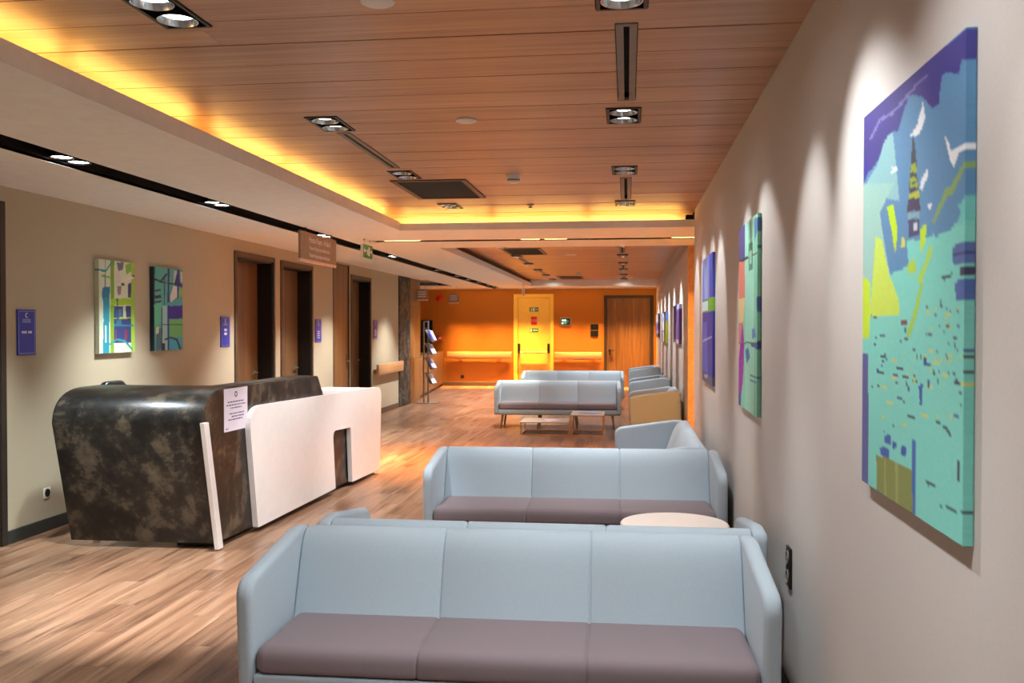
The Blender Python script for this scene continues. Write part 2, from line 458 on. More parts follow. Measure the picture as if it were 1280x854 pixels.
def copy_tree(o, parent=None):
    c = o.copy(); COL.objects.link(c); c.parent = parent
    for ch in o.children: copy_tree(ch, c)
    return c
ART = {
'P1': [
(88,138,178, '-0.136 -0.2 1.13 -0.025 1.165 1.2 -0.075 1.2'),
(135,185,190, '-0.03 0.204 0.188 0.154 0.285 0.1 0.36 0.096 0.403 0.183 0.439 0.276'),
(150,195,185, '-0.031 0.178 0.382 0.227 0.217 0.282 0.269 0.354 0.343 0.446 0.064 0.478 -0.022 0.464'),
(122,208,194, '0.343 0.446 0.538 0.435 0.516 0.375 0.69 0.385 0.699 0.382 0.761 0.379 0.781 0.391 0.811 0.381 0.844 0.38 0.883 0.386 0.906 0.378 0.98 0.358 1.115 0.355 1.158 1.024 -0.087 1.2 -0.112 0.473 0.064 0.467'),
(110,196,190, '0.947 0.339 1.007 0.323 1.114 0.321 1.115 0.365 1.036 0.367 0.906 0.382 0.951 0.367 0.972 0.353'),
(60,58,135, '-0.066 -0.01 1.005 0.005 1.105 0.006 1.011 0.074 0.971 0.056 0.943 0.081 0.851 0.058 0.819 0.06 0.795 0.111 0.744 0.112 0.663 0.073 0.577 0.05 0.527 0.045 0.476 0.071 0.423 0.106 0.333 0.097 0.262 0.111 0.2 0.145 0.122 0.156 0.055 0.163 -0.001 0.19 -0.06 0.195'),
(50,50,150, '-0.062 0.12 0.053 0.119 0.082 0.15 -0.001 0.19 -0.06 0.195'),
(120,115,180, '0.079 0.073 0.21 0.04 0.354 0.05 0.485 0.039 0.605 0.03 0.698 0.031 0.707 0.035 0.606 0.037 0.486 0.049 0.355 0.057 0.223 0.049 0.101 0.079'),
(225,230,232, '0.663 0.082 0.683 0.121 0.647 0.143 0.609 0.148 0.546 0.139 0.608 0.125 0.636 0.104'),
(225,230,232, '0.838 0.178 0.862 0.194 0.894 0.222 0.932 0.221 0.99 0.222 1.016 0.232 0.947 0.234 0.915 0.26 0.879 0.234'),
(225,230,232, '1.001 0.19 1.085 0.203 1.085 0.215 1.011 0.205'),
(225,230,232, '0.306 0.157 0.358 0.184 0.426 0.194 0.415 0.201 0.336 0.2 0.363 0.191'),
(225,230,232, '0.704 0.234 0.715 0.247 0.66 0.274 0.631 0.27 0.659 0.249'),
(225,230,232, '0.697 0.298 0.71 0.311 0.754 0.313 0.719 0.326'),
(60,70,80, '0.566 0.144 0.58 0.146 0.605 0.2 0.62 0.276 0.533 0.266 0.555 0.194'),
(150,170,50, '0.56 0.204 0.599 0.207 0.611 0.229 0.548 0.223'),
(150,170,50, '0.549 0.235 0.608 0.24 0.614 0.262 0.543 0.256'),
(66,62,90, '0.563 0.246 0.621 0.252 0.646 0.318 0.51 0.308'),
(170,182,60, '0.545 0.268 0.63 0.274 0.636 0.288 0.53 0.281'),
(150,175,60, '0.557 0.25 0.618 0.255 0.624 0.264 0.549 0.258'),
(125,165,175, '0.527 0.313 0.637 0.32 0.633 0.333 0.531 0.327'),
(70,72,110, '0.531 0.329 0.637 0.335 0.634 0.369 0.54 0.37'),
(190,205,210, '0.575 0.339 0.614 0.34 0.619 0.359 0.586 0.359'),
(186,222,30, '0.303 0.279 0.372 0.276 0.424 0.346 0.399 0.401 0.363 0.346'),
(186,222,30, '0.649 0.357 0.698 0.353 0.694 0.392 0.647 0.411'),
(170,210,70, '0.726 0.401 0.758 0.409 0.66 0.476 0.614 0.472 0.688 0.434'),
(170,205,70, '0.518 0.434 0.588 0.419 0.617 0.449 0.543 0.455'),
(190,222,50, '-0.053 0.423 0.105 0.458 0.095 0.603 -0.047 0.61'),
(196,222,90, '0.168 0.341 0.244 0.352 0.331 0.445 0.439 0.509 0.447 0.545 0.094 0.547 0.144 0.416'),
(132,165,95, '0.858 0.307 0.963 0.266 1.033 0.252 1.086 0.255 1.086 0.263 1.019 0.258 0.904 0.312'),
(132,165,95, '0.857 0.292 0.904 0.297 0.768 0.356 0.743 0.353'),
(160,200,70, '0.656 0.473 0.678 0.479 0.62 0.55 0.547 0.602 0.518 0.595 0.601 0.532'),
(200,205,90, '0.463 0.366 0.495 0.367 0.5 0.388 0.457 0.387'),
(84,110,165, '0.904 0.415 1.084 0.413 1.085 0.457 0.982 0.455 0.908 0.449'),
(60,66,120, '0.908 0.427 1.085 0.432 1.085 0.436 0.908 0.434'),
(74,104,168, '0.925 0.492 0.954 0.483 1.086 0.49 1.087 0.531 0.94 0.523'),
(60,60,90, '0.961 0.457 0.997 0.458 0.997 0.478 0.961 0.478'),
(60,60,90, '1.038 0.461 1.068 0.461 1.069 0.483 1.039 0.482'),
(60,55,80, '0.822 0.473 0.909 0.467 0.916 0.471 0.846 0.48'),
(60,55,80, '0.736 0.439 0.813 0.439 0.816 0.442 0.745 0.444'),
(120,75,80, '0.458 0.556 0.525 0.557 0.522 0.573 0.463 0.573'),
(84,92,150, '-0.035 0.645 0.083 0.646 0.094 1.003 -0.024 1.004'),
(128,138,66, '0.195 0.906 0.373 0.899 0.598 0.897 0.606 1 0.198 1.014'),
(150,160,96, '0.413 0.901 0.447 0.9 0.45 1.007 0.416 1.008'),
(150,160,96, '0.289 0.905 0.312 0.905 0.315 1.011 0.293 1.011'),
(64,104,175, '0.578 0.832 0.615 0.83 0.615 1 0.59 1.002'),
(58,88,170, '0.288 0.846 0.36 0.842 0.361 0.863 0.288 0.865'),
(58,88,170, '0.38 0.852 0.425 0.85 0.425 0.867 0.386 0.869'),
(58,88,170, '0.471 0.857 0.531 0.852 0.526 0.873 0.477 0.876'),
(58,88,170, '0.236 0.88 0.345 0.878 0.34 0.903 0.249 0.902'),
(58,88,170, '0.638 0.704 0.678 0.701 0.671 0.747 0.635 0.747 0.653 0.741'),
(60,60,75, '0.7 0.698 0.98 0.699 0.98 0.703 0.704 0.702'),
(60,60,75, '0.788 0.772 0.866 0.775 0.913 0.791 0.904 0.794 0.859 0.78 0.789 0.777'),
(60,60,75, '0.649 0.91 0.792 0.907 0.792 0.913 0.731 0.915'),
(60,60,75, '0.823 0.941 1.029 0.93 1.029 0.934 0.833 0.945'),
(60,60,75, '0.955 0.835 0.972 0.834 0.973 0.876 0.952 0.878'),
(60,60,75, '0.82 0.85 0.923 0.851 0.92 0.856 0.83 0.854'),
(205,205,90, '1.059 0.588 1.069 0.589 1.069 0.601 1.059 0.601'),
(205,200,90, '0.817 0.643 0.876 0.646 0.876 0.648 0.817 0.645'),
(64,56,80, '0.973 0.723 0.982 0.724 0.982 0.727 0.973 0.727'),
(70,84,140, '1.075 0.542 1.08 0.543 1.08 0.551 1.075 0.55'),
(70,84,140, '0.418 0.605 0.477 0.608 0.477 0.61 0.419 0.607'),
(205,205,90, '0.887 0.686 0.904 0.686 0.904 0.688 0.887 0.688'),
(205,200,90, '0.737 0.658 0.749 0.658 0.749 0.671 0.737 0.671'),
(205,200,90, '1.038 0.618 1.054 0.619 1.054 0.62 1.038 0.619'),
(70,84,140, '0.712 0.588 0.751 0.59 0.751 0.593 0.712 0.591'),
(205,200,90, '0.53 0.683 0.541 0.683 0.541 0.69 0.531 0.689'),
(205,205,90, '0.532 0.727 0.588 0.728 0.588 0.731 0.532 0.73'),
(80,60,70, '0.919 0.595 0.962 0.598 0.962 0.6 0.919 0.597'),
(64,56,80, '0.941 0.543 0.951 0.544 0.952 0.547 0.941 0.546'),
(80,60,70, '0.586 0.696 0.623 0.697 0.623 0.702 0.586 0.702'),
(205,200,90, '0.973 0.683 1.02 0.685 1.02 0.689 0.973 0.687'),
(205,205,90, '0.933 0.531 0.94 0.531 0.941 0.54 0.933 0.539'),
(205,200,90, '0.88 0.629 0.909 0.63 0.909 0.634 0.88 0.632'),
(80,60,70, '0.999 0.634 1.034 0.636 1.034 0.641 0.999 0.639'),
(64,56,80, '0.871 0.634 0.885 0.635 0.885 0.639 0.871 0.638'),
(80,60,70, '1.056 0.538 1.093 0.542 1.093 0.545 1.056 0.541'),
(205,205,90, '0.68 0.637 0.722 0.639 0.722 0.641 0.68 0.639'),
(70,84,140, '0.52 0.702 0.531 0.702 0.532 0.71 0.52 0.71'),
(205,200,90, '0.478 0.802 0.527 0.802 0.527 0.805 0.479 0.806'),
(80,60,70, '0.861 0.57 0.906 0.574 0.907 0.578 0.861 0.574'),
(80,60,70, '0.994 0.631 1.005 0.631 1.005 0.639 0.994 0.638'),
(205,205,90, '0.501 0.638 0.553 0.641 0.554 0.644 0.501 0.641'),
(64,56,80, '0.868 0.756 0.898 0.757 0.898 0.761 0.868 0.761'),
(205,200,90, '0.719 0.541 0.725 0.541 0.725 0.55 0.719 0.55'),
(70,84,140, '1.07 0.633 1.078 0.633 1.078 0.635 1.07 0.634'),
(205,200,90, '0.841 0.69 0.851 0.691 0.851 0.695 0.841 0.695'),
(205,205,90, '0.594 0.681 0.612 0.682 0.612 0.699 0.595 0.698'),
(80,60,70, '0.679 0.528 0.719 0.531 0.719 0.534 0.679 0.53'),
(70,84,140, '0.578 0.625 0.615 0.627 0.615 0.63 0.578 0.628'),
(70,84,140, '0.694 0.643 0.711 0.644 0.711 0.652 0.695 0.652'),
(64,56,80, '0.963 0.674 1.006 0.676 1.006 0.678 0.963 0.677'),
(205,205,90, '0.72 0.623 0.766 0.625 0.766 0.629 0.721 0.626'),
(70,84,140, '0.501 0.578 0.518 0.579 0.519 0.587 0.502 0.585'),
(64,56,80, '0.415 0.67 0.489 0.673 0.489 0.677 0.415 0.675'),
(80,60,70, '0.901 0.64 0.915 0.64 0.915 0.644 0.901 0.643'),
(205,200,90, '0.89 0.569 0.896 0.569 0.896 0.582 0.89 0.581'),
(205,205,90, '0.364 0.563 0.391 0.565 0.391 0.568 0.364 0.566'),
(70,84,140, '0.249 0.672 0.266 0.672 0.266 0.677 0.249 0.676'),
(205,200,90, '0.888 0.64 0.898 0.641 0.898 0.648 0.888 0.648'),
(70,84,140, '0.988 0.617 1.008 0.619 1.008 0.622 0.988 0.621'),
(70,84,140, '0.776 0.549 0.802 0.551 0.802 0.555 0.776 0.553'),
(205,205,90, '0.94 0.636 0.947 0.636 0.947 0.642 0.94 0.641'),
(80,60,70, '0.94 0.679 0.967 0.68 0.967 0.682 0.94 0.681'),
(80,60,70, '0.794 0.626 0.828 0.628 0.828 0.631 0.794 0.629'),
(80,60,70, '0.681 0.64 0.697 0.64 0.697 0.647 0.681 0.646'),
(64,56,80, '0.236 0.647 0.292 0.649 0.292 0.653 0.236 0.65'),
(205,205,90, '0.661 0.765 0.729 0.766 0.729 0.77 0.661 0.77'),
(64,56,80, '1.067 0.629 1.077 0.629 1.077 0.636 1.068 0.636'),
(70,84,140, '0.225 0.594 0.29 0.597 0.29 0.603 0.225 0.599'),
(64,56,80, '0.254 0.659 0.278 0.66 0.279 0.663 0.254 0.662'),
(80,60,70, '0.607 0.695 0.626 0.695 0.626 0.701 0.607 0.7'),
(205,205,90, '0.949 0.537 0.959 0.538 0.959 0.54 0.949 0.539'),
(64,56,80, '1.071 0.542 1.093 0.545 1.093 0.548 1.071 0.546'),
(64,56,80, '0.764 0.667 0.777 0.668 0.778 0.674 0.764 0.674'),
(80,60,70, '0.494 0.746 0.509 0.746 0.509 0.751 0.494 0.751'),
(70,84,140, '1.043 0.569 1.081 0.573 1.081 0.576 1.043 0.572'),
(205,205,90, '0.748 0.578 0.756 0.579 0.756 0.591 0.748 0.59'),
(80,60,70, '0.594 0.683 0.61 0.684 0.61 0.687 0.594 0.687'),
(80,60,70, '0.992 0.658 1.013 0.659 1.013 0.663 0.992 0.662'),
(205,200,90, '1.04 0.62 1.048 0.621 1.048 0.632 1.04 0.631'),
(64,56,80, '0.114 0.543 0.187 0.549 0.188 0.553 0.114 0.548'),
(205,205,90, '0.997 0.677 1.011 0.677 1.011 0.682 0.997 0.681'),
(64,56,80, '0.801 0.681 0.813 0.682 0.813 0.694 0.801 0.694'),
(205,200,90, '0.7 0.541 0.749 0.545 0.749 0.548 0.7 0.544'),
(64,56,80, '0.151 0.619 0.187 0.621 0.188 0.625 0.151 0.623'),
(205,200,90, '0.772 0.636 0.785 0.637 0.785 0.644 0.772 0.644'),
(205,205,90, '0.254 0.802 0.294 0.802 0.294 0.804 0.255 0.805'),
(64,56,80, '0.977 0.582 0.985 0.582 0.985 0.585 0.977 0.584'),
(70,84,140, '0.948 0.57 0.961 0.571 0.961 0.577 0.948 0.576'),
(64,56,80, '0.193 0.687 0.283 0.69 0.283 0.693 0.193 0.691'),
(205,200,90, '0.786 0.71 0.817 0.711 0.818 0.714 0.786 0.713'),
(205,205,90, '1.051 0.606 1.057 0.607 1.057 0.617 1.051 0.617'),
(80,60,70, '0.968 0.575 0.987 0.576 0.987 0.579 0.969 0.578'),
(64,56,80, '0.861 0.665 0.887 0.666 0.887 0.668 0.861 0.667'),
(205,200,90, '0.82 0.787 0.83 0.787 0.83 0.797 0.82 0.797'),
(205,200,90, '1.079 0.621 1.12 0.624 1.12 0.626 1.08 0.624'),
(205,205,90, '0.618 0.532 0.652 0.535 0.652 0.538 0.618 0.535'),
(80,60,70, '1.025 0.624 1.035 0.625 1.035 0.634 1.025 0.633'),
(70,84,140, '0.93 0.75 0.964 0.75 0.964 0.753 0.93 0.753'),
(205,200,90, '1.011 0.626 1.03 0.628 1.03 0.631 1.011 0.63'),
(64,56,80, '0.926 0.608 0.935 0.609 0.935 0.617 0.926 0.616'),
(205,205,90, '0.713 0.699 0.76 0.701 0.76 0.705 0.713 0.704'),
(64,56,80, '0.538 0.778 0.606 0.778 0.606 0.781 0.539 0.782'),
(64,56,80, '0.818 0.523 0.831 0.524 0.832 0.534 0.818 0.533'),
(70,84,140, '0.848 0.585 0.881 0.587 0.881 0.59 0.849 0.588'),
(80,60,70, '0.805 0.667 0.861 0.67 0.861 0.674 0.805 0.672'),
(205,205,90, '0.9 0.747 0.91 0.747 0.91 0.762 0.9 0.762'),
(70,84,140, '0.822 0.52 0.833 0.521 0.833 0.525 0.822 0.524'),
(205,200,90, '0.776 0.537 0.815 0.541 0.815 0.544 0.776 0.54'),
(64,56,80, '0.922 0.664 0.935 0.665 0.935 0.671 0.922 0.671'),
(64,56,80, '0.384 0.811 0.401 0.811 0.402 0.815 0.384 0.816'),
(205,205,90, '0.871 0.547 0.914 0.551 0.914 0.554 0.871 0.55'),
(70,84,140, '1.018 0.559 1.029 0.56 1.029 0.569 1.019 0.568'),
(70,84,140, '0.408 0.707 0.437 0.707 0.437 0.71 0.408 0.71'),
(64,56,80, '0.211 0.84 0.292 0.838 0.292 0.842 0.211 0.843'),
(205,200,90, '0.853 0.549 0.866 0.55 0.866 0.562 0.853 0.561'),
(205,205,90, '0.857 0.566 0.87 0.568 0.87 0.57 0.857 0.569'),
(70,84,140, '0.869 0.662 0.888 0.663 0.888 0.666 0.869 0.665'),
(205,200,90, '0.787 0.759 0.805 0.759 0.805 0.762 0.787 0.762'),
(70,84,140, '1.012 0.624 1.031 0.625 1.031 0.629 1.012 0.628'),
(80,60,70, '0.863 0.537 0.904 0.541 0.904 0.545 0.863 0.541'),
(205,205,90, '0.714 0.652 0.727 0.652 0.728 0.659 0.714 0.659'),
(70,84,140, '1.028 0.689 1.053 0.69 1.053 0.693 1.028 0.692'),
(64,56,80, '1.05 0.557 1.071 0.559 1.071 0.562 1.05 0.56'),
(80,60,70, '0.652 0.635 0.664 0.635 0.664 0.646 0.652 0.646'),
(205,200,90, '0.37 0.694 0.425 0.695 0.426 0.699 0.37 0.697'),
(205,205,90, '0.969 0.73 1.014 0.73 1.014 0.732 0.969 0.732'),
(64,56,80, '0.945 0.616 0.952 0.616 0.952 0.622 0.945 0.621'),
(70,84,140, '1.071 0.617 1.089 0.618 1.089 0.621 1.071 0.619'),
(64,56,80, '0.486 0.689 0.549 0.691 0.549 0.696 0.486 0.695'),
(80,60,70, '0.622 0.638 0.631 0.639 0.631 0.649 0.623 0.649'),
(205,205,90, '1.051 0.612 1.09 0.614 1.09 0.617 1.051 0.614'),
(70,84,140, '0.477 0.604 0.521 0.606 0.521 0.608 0.477 0.606'),
(70,84,140, '0.537 0.712 0.556 0.712 0.556 0.725 0.538 0.725'),
(205,200,90, '0.254 0.724 0.321 0.725 0.321 0.729 0.254 0.728'),
(80,60,70, '0.803 0.569 0.822 0.571 0.822 0.574 0.803 0.573'),
(205,205,90, '0.974 0.631 0.98 0.631 0.98 0.635 0.974 0.634'),
(64,56,80, '0.923 0.682 0.975 0.684 0.975 0.689 0.923 0.687'),
(70,84,140, '0.923 0.728 0.962 0.728 0.962 0.73 0.923 0.73'),
(70,84,140, '0.68 0.643 0.692 0.643 0.692 0.658 0.68 0.657'),
(80,60,70, '0.5 0.601 0.536 0.603 0.536 0.606 0.5 0.604'),
(205,205,90, '0.837 0.669 0.883 0.671 0.883 0.676 0.837 0.674'),
(205,200,90, '0.587 0.646 0.604 0.647 0.604 0.651 0.587 0.65'),
(80,60,70, '0.828 0.629 0.877 0.632 0.877 0.633 0.828 0.631'),
(205,200,90, '0.365 0.653 0.433 0.656 0.433 0.659 0.366 0.657'),
(70,84,140, '0.721 0.689 0.737 0.69 0.737 0.706 0.722 0.706'),
(205,205,90, '0.767 0.647 0.816 0.65 0.816 0.652 0.767 0.65'),
(70,84,140, '0.747 0.627 0.782 0.628 0.782 0.632 0.747 0.63'),
(80,60,70, '1.065 0.578 1.07 0.578 1.07 0.584 1.065 0.583'),
(80,60,70, '0.201 0.726 0.259 0.727 0.259 0.731 0.201 0.73'),
(205,200,90, '0.309 0.76 0.395 0.761 0.395 0.764 0.309 0.764'),
(205,205,90, '0.752 0.641 0.759 0.641 0.759 0.644 0.752 0.643'),
(70,84,140, '0.296 0.655 0.325 0.656 0.325 0.66 0.296 0.659'),
(205,200,90, '0.874 0.641 0.899 0.642 0.899 0.647 0.874 0.646'),
(80,60,70, '0.13 0.728 0.143 0.728 0.143 0.737 0.131 0.737'),
(80,60,70, '0.701 0.59 0.711 0.591 0.711 0.593 0.701 0.593'),
(205,205,90, '0.522 0.609 0.537 0.61 0.537 0.612 0.522 0.611'),
(70,84,140, '0.19 0.682 0.215 0.683 0.215 0.695 0.19 0.694'),
(70,84,140, '0.686 0.653 0.742 0.655 0.742 0.66 0.686 0.657'),
(70,84,140, '1.078 0.563 1.117 0.567 1.117 0.571 1.078 0.567'),
(64,56,80, '0.281 0.642 0.297 0.642 0.298 0.654 0.282 0.654'),
(205,205,90, '0.339 0.639 0.399 0.642 0.399 0.644 0.339 0.641'),
(70,84,140, '0.427 0.743 0.486 0.743 0.486 0.746 0.427 0.746'),
(70,84,140, '0.88 0.604 0.89 0.605 0.891 0.615 0.881 0.614'),
(80,60,70, '0.171 0.598 0.189 0.599 0.189 0.604 0.171 0.603'),
(70,84,140, '0.379 0.689 0.44 0.691 0.44 0.696 0.379 0.694')],
'P2': [
(128,205,178, '-0.2 -0.199 1.2 0.014 1.2 1.2 -0.2 1.2'),
(150,222,200, '0.343 -0.088 0.816 -0.042 0.862 1.078 0.393 1.118'),
(84,78,140, '-0.2 -0.02 0.346 -0.002 0.354 0.198 -0.2 0.185'),
(214,128,112, '-0.2 0.185 0.355 0.204 0.363 0.403 -0.2 0.397'),
(228,205,150, '-0.2 0.397 0.363 0.403 0.279 0.551 -0.2 0.551'),
(218,130,130, '-0.196 0.532 0.215 0.53 0.154 0.636 -0.191 0.644'),
(222,165,130, '-0.191 0.644 0.154 0.636 0.116 0.724 -0.187 0.739'),
(150,40,165, '0.23 0.519 0.331 0.645 0.305 0.786 0.261 0.863 0.166 0.927 -0.175 1.025 -0.185 0.787 0.032 0.726 0.137 0.625'),
(60,66,150, '-0.178 0.946 0.15 0.928 0.154 1.019 -0.175 1.025'),
(40,50,70, '-0.2 0.171 0.339 0.187 0.983 0.189 0.983 0.2 0.34 0.202 -0.2 0.185'),
(84,150,120, '0.554 0.124 0.758 0.126 0.764 0.265 0.56 0.271'),
(165,225,205, '0.591 0.168 0.72 0.171 0.723 0.233 0.593 0.231'),
(70,120,170, '0.832 0.018 1.195 0.028 1.197 0.075 0.979 0.089 0.856 0.132'),
(66,125,150, '0.982 0.16 1.2 0.168 1.2 0.183 0.982 0.174'),
(60,110,160, '0.93 0.416 1.2 0.397 1.2 0.524 0.995 0.488'),
(50,90,150, '0.672 0.641 1.2 0.621 1.2 0.672 0.721 0.657'),
(80,130,190, '0.752 0.57 0.86 0.56 0.953 0.603 0.741 0.619'),
(70,120,180, '0.394 0.681 0.543 0.664 0.654 0.711 0.473 0.752'),
(60,110,150, '0.657 0.803 1.2 0.801 1.2 0.807 0.658 0.811'),
(60,110,150, '0.658 0.824 1.2 0.82 1.2 0.827 0.658 0.832'),
(56,100,150, '0.99 0.717 1.2 0.698 1.2 0.788 1.024 0.782'),
(60,120,150, '1.028 0.888 1.12 0.87 1.2 0.897 1.153 0.933 1.061 0.926'),
(90,110,110, '-0.102 0.639 0.889 0.636 0.89 0.643 -0.101 0.649'),
(50,70,130, '1.047 0.57 1.198 0.557 1.2 0.608 1.067 0.616')],
'P3': [
(66,78,175, '-0.2 -0.2 1.2 0.042 1.2 1.032 -0.2 1.2'),
(105,130,215, '-0.075 -0.024 0.704 0.004 0.718 0.341 -0.059 0.333'),
(140,160,220, '0.202 -0.005 0.593 0.003 0.606 0.337 0.217 0.34'),
(110,175,60, '-0.059 0.344 1.091 0.339 1.095 0.44 -0.055 0.432'),
(190,215,220, '-0.021 0.355 0.575 0.356 0.578 0.426 -0.018 0.426'),
(50,55,150, '-0.055 0.439 1.095 0.447 1.115 0.965 -0.032 0.972'),
(80,95,190, '0.024 0.518 0.483 0.515 0.582 0.916 0.041 0.926'),
(170,180,220, '0.067 0.666 0.957 0.623 0.958 0.635 0.068 0.681'),
(90,90,110, '-0.033 0.937 1.114 0.928 1.116 0.99 -0.031 1.001'),
(170,175,180, '0.242 0.938 0.582 0.929 0.583 0.955 0.243 0.966')],
'L1': [
(206,216,190, '-0.166 -0.063 1.2 -0.141 1.182 1.114 -0.186 1.078'),
(120,160,40, '0.316 -0.012 0.423 -0.017 0.399 1.014 0.298 1.012'),
(150,195,40, '0.308 0.415 1.008 0.393 1.007 0.469 0.307 0.487'),
(150,195,60, '0.899 -0.042 1.016 -0.048 0.998 1.013 0.881 1.01'),
(135,185,50, '0.067 0.162 0.313 0.179 0.312 0.198 0.067 0.188'),
(30,140,160, '0.097 0.303 0.294 0.284 0.265 0.998 0.095 0.995 0.123 0.645'),
(20,120,150, '0.097 0.297 0.294 0.291 0.292 0.402 0.086 0.407'),
(190,215,205, '0.155 0.697 0.198 0.697 0.195 0.88 0.152 0.879'),
(40,60,110, '0.408 0.492 0.89 0.484 0.883 0.894 0.401 0.889'),
(60,110,130, '0.475 0.524 0.613 0.522 0.61 0.697 0.472 0.697'),
(180,190,170, '0.649 0.481 0.719 0.48 0.752 0.615 0.664 0.616'),
(190,190,80, '0.406 0.615 0.888 0.611 0.888 0.622 0.406 0.625'),
(130,40,70, '0.697 0.75 0.767 0.75 0.766 0.852 0.695 0.852'),
(140,50,70, '0.437 0.75 0.471 0.75 0.469 0.856 0.435 0.856'),
(30,120,150, '0.405 0.684 0.967 0.696 0.966 0.712 0.404 0.705'),
(110,110,130, '0.484 0.019 0.692 0.009 0.655 0.092 0.534 0.11'),
(215,200,195, '0.432 0.062 0.568 0.135 0.618 0.227 0.48 0.245'),
(225,215,205, '0.636 0.2 0.995 0.132 0.994 0.166 0.688 0.231'),
(60,55,60, '0.903 0.149 0.995 0.132 0.994 0.162'),
(120,180,70, '0.727 0.034 0.899 -0.001 0.897 0.095 0.76 0.141'),
(60,60,120, '0.794 0.248 0.895 0.218 0.892 0.389 0.799 0.391'),
(60,50,60, '0.618 0.234 0.706 0.238 0.694 0.268 0.617 0.267'),
(150,120,130, '0.497 0.278 0.617 0.267 0.598 0.362 0.512 0.377'),
(40,140,150, '0.004 0.107 0.182 0.112 0.366 0.005 0.389 0.013 0.198 0.135 0.004 0.13'),
(40,130,150, '0.167 -0.004 0.19 -0.005 0.185 0.294 0.162 0.295'),
(40,140,150, '0.267 0.894 0.47 0.843 0.712 0.858 0.926 0.956 0.925 0.984 0.694 0.883 0.469 0.863 0.283 0.913'),
(40,60,110, '0.477 0.405 0.518 0.404 0.525 0.643 0.49 0.644')],
'L2': [
(80,165,155, '-0.171 -0.063 1.2 -0.143 1.2 1.154 -0.191 1.113'),
(20,40,60, '-0.064 0.011 0.053 0.005 0.021 1.026 -0.081 1.024'),
(90,190,150, '0.02 0.456 0.263 0.425 0.221 0.667 0.033 0.721'),
(150,195,200, '0.293 0.452 0.473 0.449 0.464 0.994 0.283 0.99'),
(40,50,130, '0.469 0.013 0.539 0.01 0.507 1.035 0.452 1.034'),
(44,32,140, '0.512 0.464 1.038 0.446 1.035 0.611 0.51 0.619'),
(40,30,130, '0.827 0.012 0.88 0.009 0.898 0.162 1.042 0.206 1.041 0.228 0.695 0.203'),
(40,30,130, '0.795 0.207 0.864 0.205 0.837 0.359 0.797 0.36'),
(190,195,205, '0.697 0.031 0.81 0.026 0.715 0.168 0.675 0.183'),
(200,200,205, '0.92 0.035 1.045 0.03 1.043 0.157 0.939 0.161'),
(215,215,215, '0.674 0.211 0.795 0.221 0.793 0.346 0.572 0.42 0.553 0.352'),
(140,180,90, '0.876 0.246 1.041 0.235 1.04 0.326 0.874 0.344'),
(70,160,180, '0.301 0.427 1.038 0.408 1.038 0.442 0.3 0.462'),
(100,180,110, '0.529 0.625 1.035 0.615 1.031 0.834 0.525 0.844'),
(20,30,40, '0.258 0.683 1.034 0.679 1.034 0.693 0.258 0.694'),
(60,170,200, '0.525 0.851 0.969 0.848 0.924 1.03 0.522 1.022'),
(20,30,60, '0.007 0.14 0.229 0.165 0.422 0.07 0.48 0.081 0.248 0.184 0.006 0.166'),
(20,40,60, '0.191 0.173 0.735 0.188 0.735 0.201 0.191 0.186'),
(20,40,60, '0.041 0.284 0.227 0.265 0.246 0.285 0.041 0.304'),
(20,40,60, '0.04 0.35 0.245 0.332 0.256 0.372 0.039 0.383'),
(20,40,60, '0.039 0.416 0.255 0.399 0.255 0.419 0.038 0.436'),
(20,40,60, '0.254 0.479 0.284 0.479 0.275 1.031 0.245 1.03'),
(20,40,90, '0.351 0.856 0.565 0.831 0.805 0.86 0.925 0.973 0.904 1.043 0.852 0.972 0.764 0.881 0.565 0.851 0.37 0.877'),
(30,30,60, '0.254 0.909 0.369 0.911 0.367 1.005 0.253 1.003'),
(60,110,130, '0.088 0.774 0.22 0.721 0.253 0.99 0.066 1'),
(200,205,170, '0.07 0.721 0.182 0.708 0.162 0.788 0.069 0.801'),
(40,80,110, '0.344 0.127 0.382 0.125 0.377 0.45 0.338 0.451')],
}

# ------------------------------------------------------------------ the setting
XL, XR, XF, ZS, ZC, YE = -4.52, 0.685, 0.77, 2.63, 2.80, 24.7
YB = -2.5
random.seed(11)

def struct(o, label, cat):
    return setp(o, label, cat, None, 'structure')

# floor: planks along the corridor
floor = slab('floor', 'z', -6.6, 2.6, YB, YE + 0.1, -0.12, -0.0125, 'dark_frame')
struct(floor, 'brown oak-look plank floor running down the corridor', 'floor')
PW, PL, GAP = 0.19, 1.25, 0.0012
def plank_mesh(w, l):
    bm = bmesh.new(); add_box(bm, 0, w - GAP, 0, l - GAP, -0.012, 0)
    return to_me(bm, 'plank')
pm = plank_mesh(PW, PL); pm.materials.append(M['floor_wood'])
f_px = 1150.0
cells = []
for i in range(49):
    x = -6.6 + i * PW
    w = min(PW, 2.6 - x)
    y = YB - PL * ((i * 0.37) % 1.0)
    while y < YE + 0.08:
        a, b = max(y, YB), min(y + PL, YE + 0.08)
        if b - a > 0.03:
            cx, cy = x + w / 2, (a + b) / 2
            d = max(cy, 0.5)
            u = 784 + f_px * cx / d
            v = 409 + f_px * 1.6 / d
            seen = cy > 2.2 and -150 < u < 1280 and v < 980 and not (cx > -1.4 and cy < 7.2) and not (cx < -3.0 and 6.4 < cy < 9.3) and cx < 0.75 and not (cx < -4.6 and cy < 19)
            cells.append((0 if seen else 1, cy, x, w, a, b))
        y += PL
cells.sort()
stuffbm = bmesh.new()
for k, (s, cy, x, w, a, b) in enumerate(cells):
    if k < 300 and s == 0:
        me = pm if abs(w - PW) < 1e-6 and abs(b - a - PL) < 1e-6 else plank_mesh(w, b - a)
        link('floor_plank', me, 'floor_wood', floor, (x, a, 0))
    else:
        add_box(stuffbm, x, x + w - GAP, a, b - GAP, -0.012, 0)
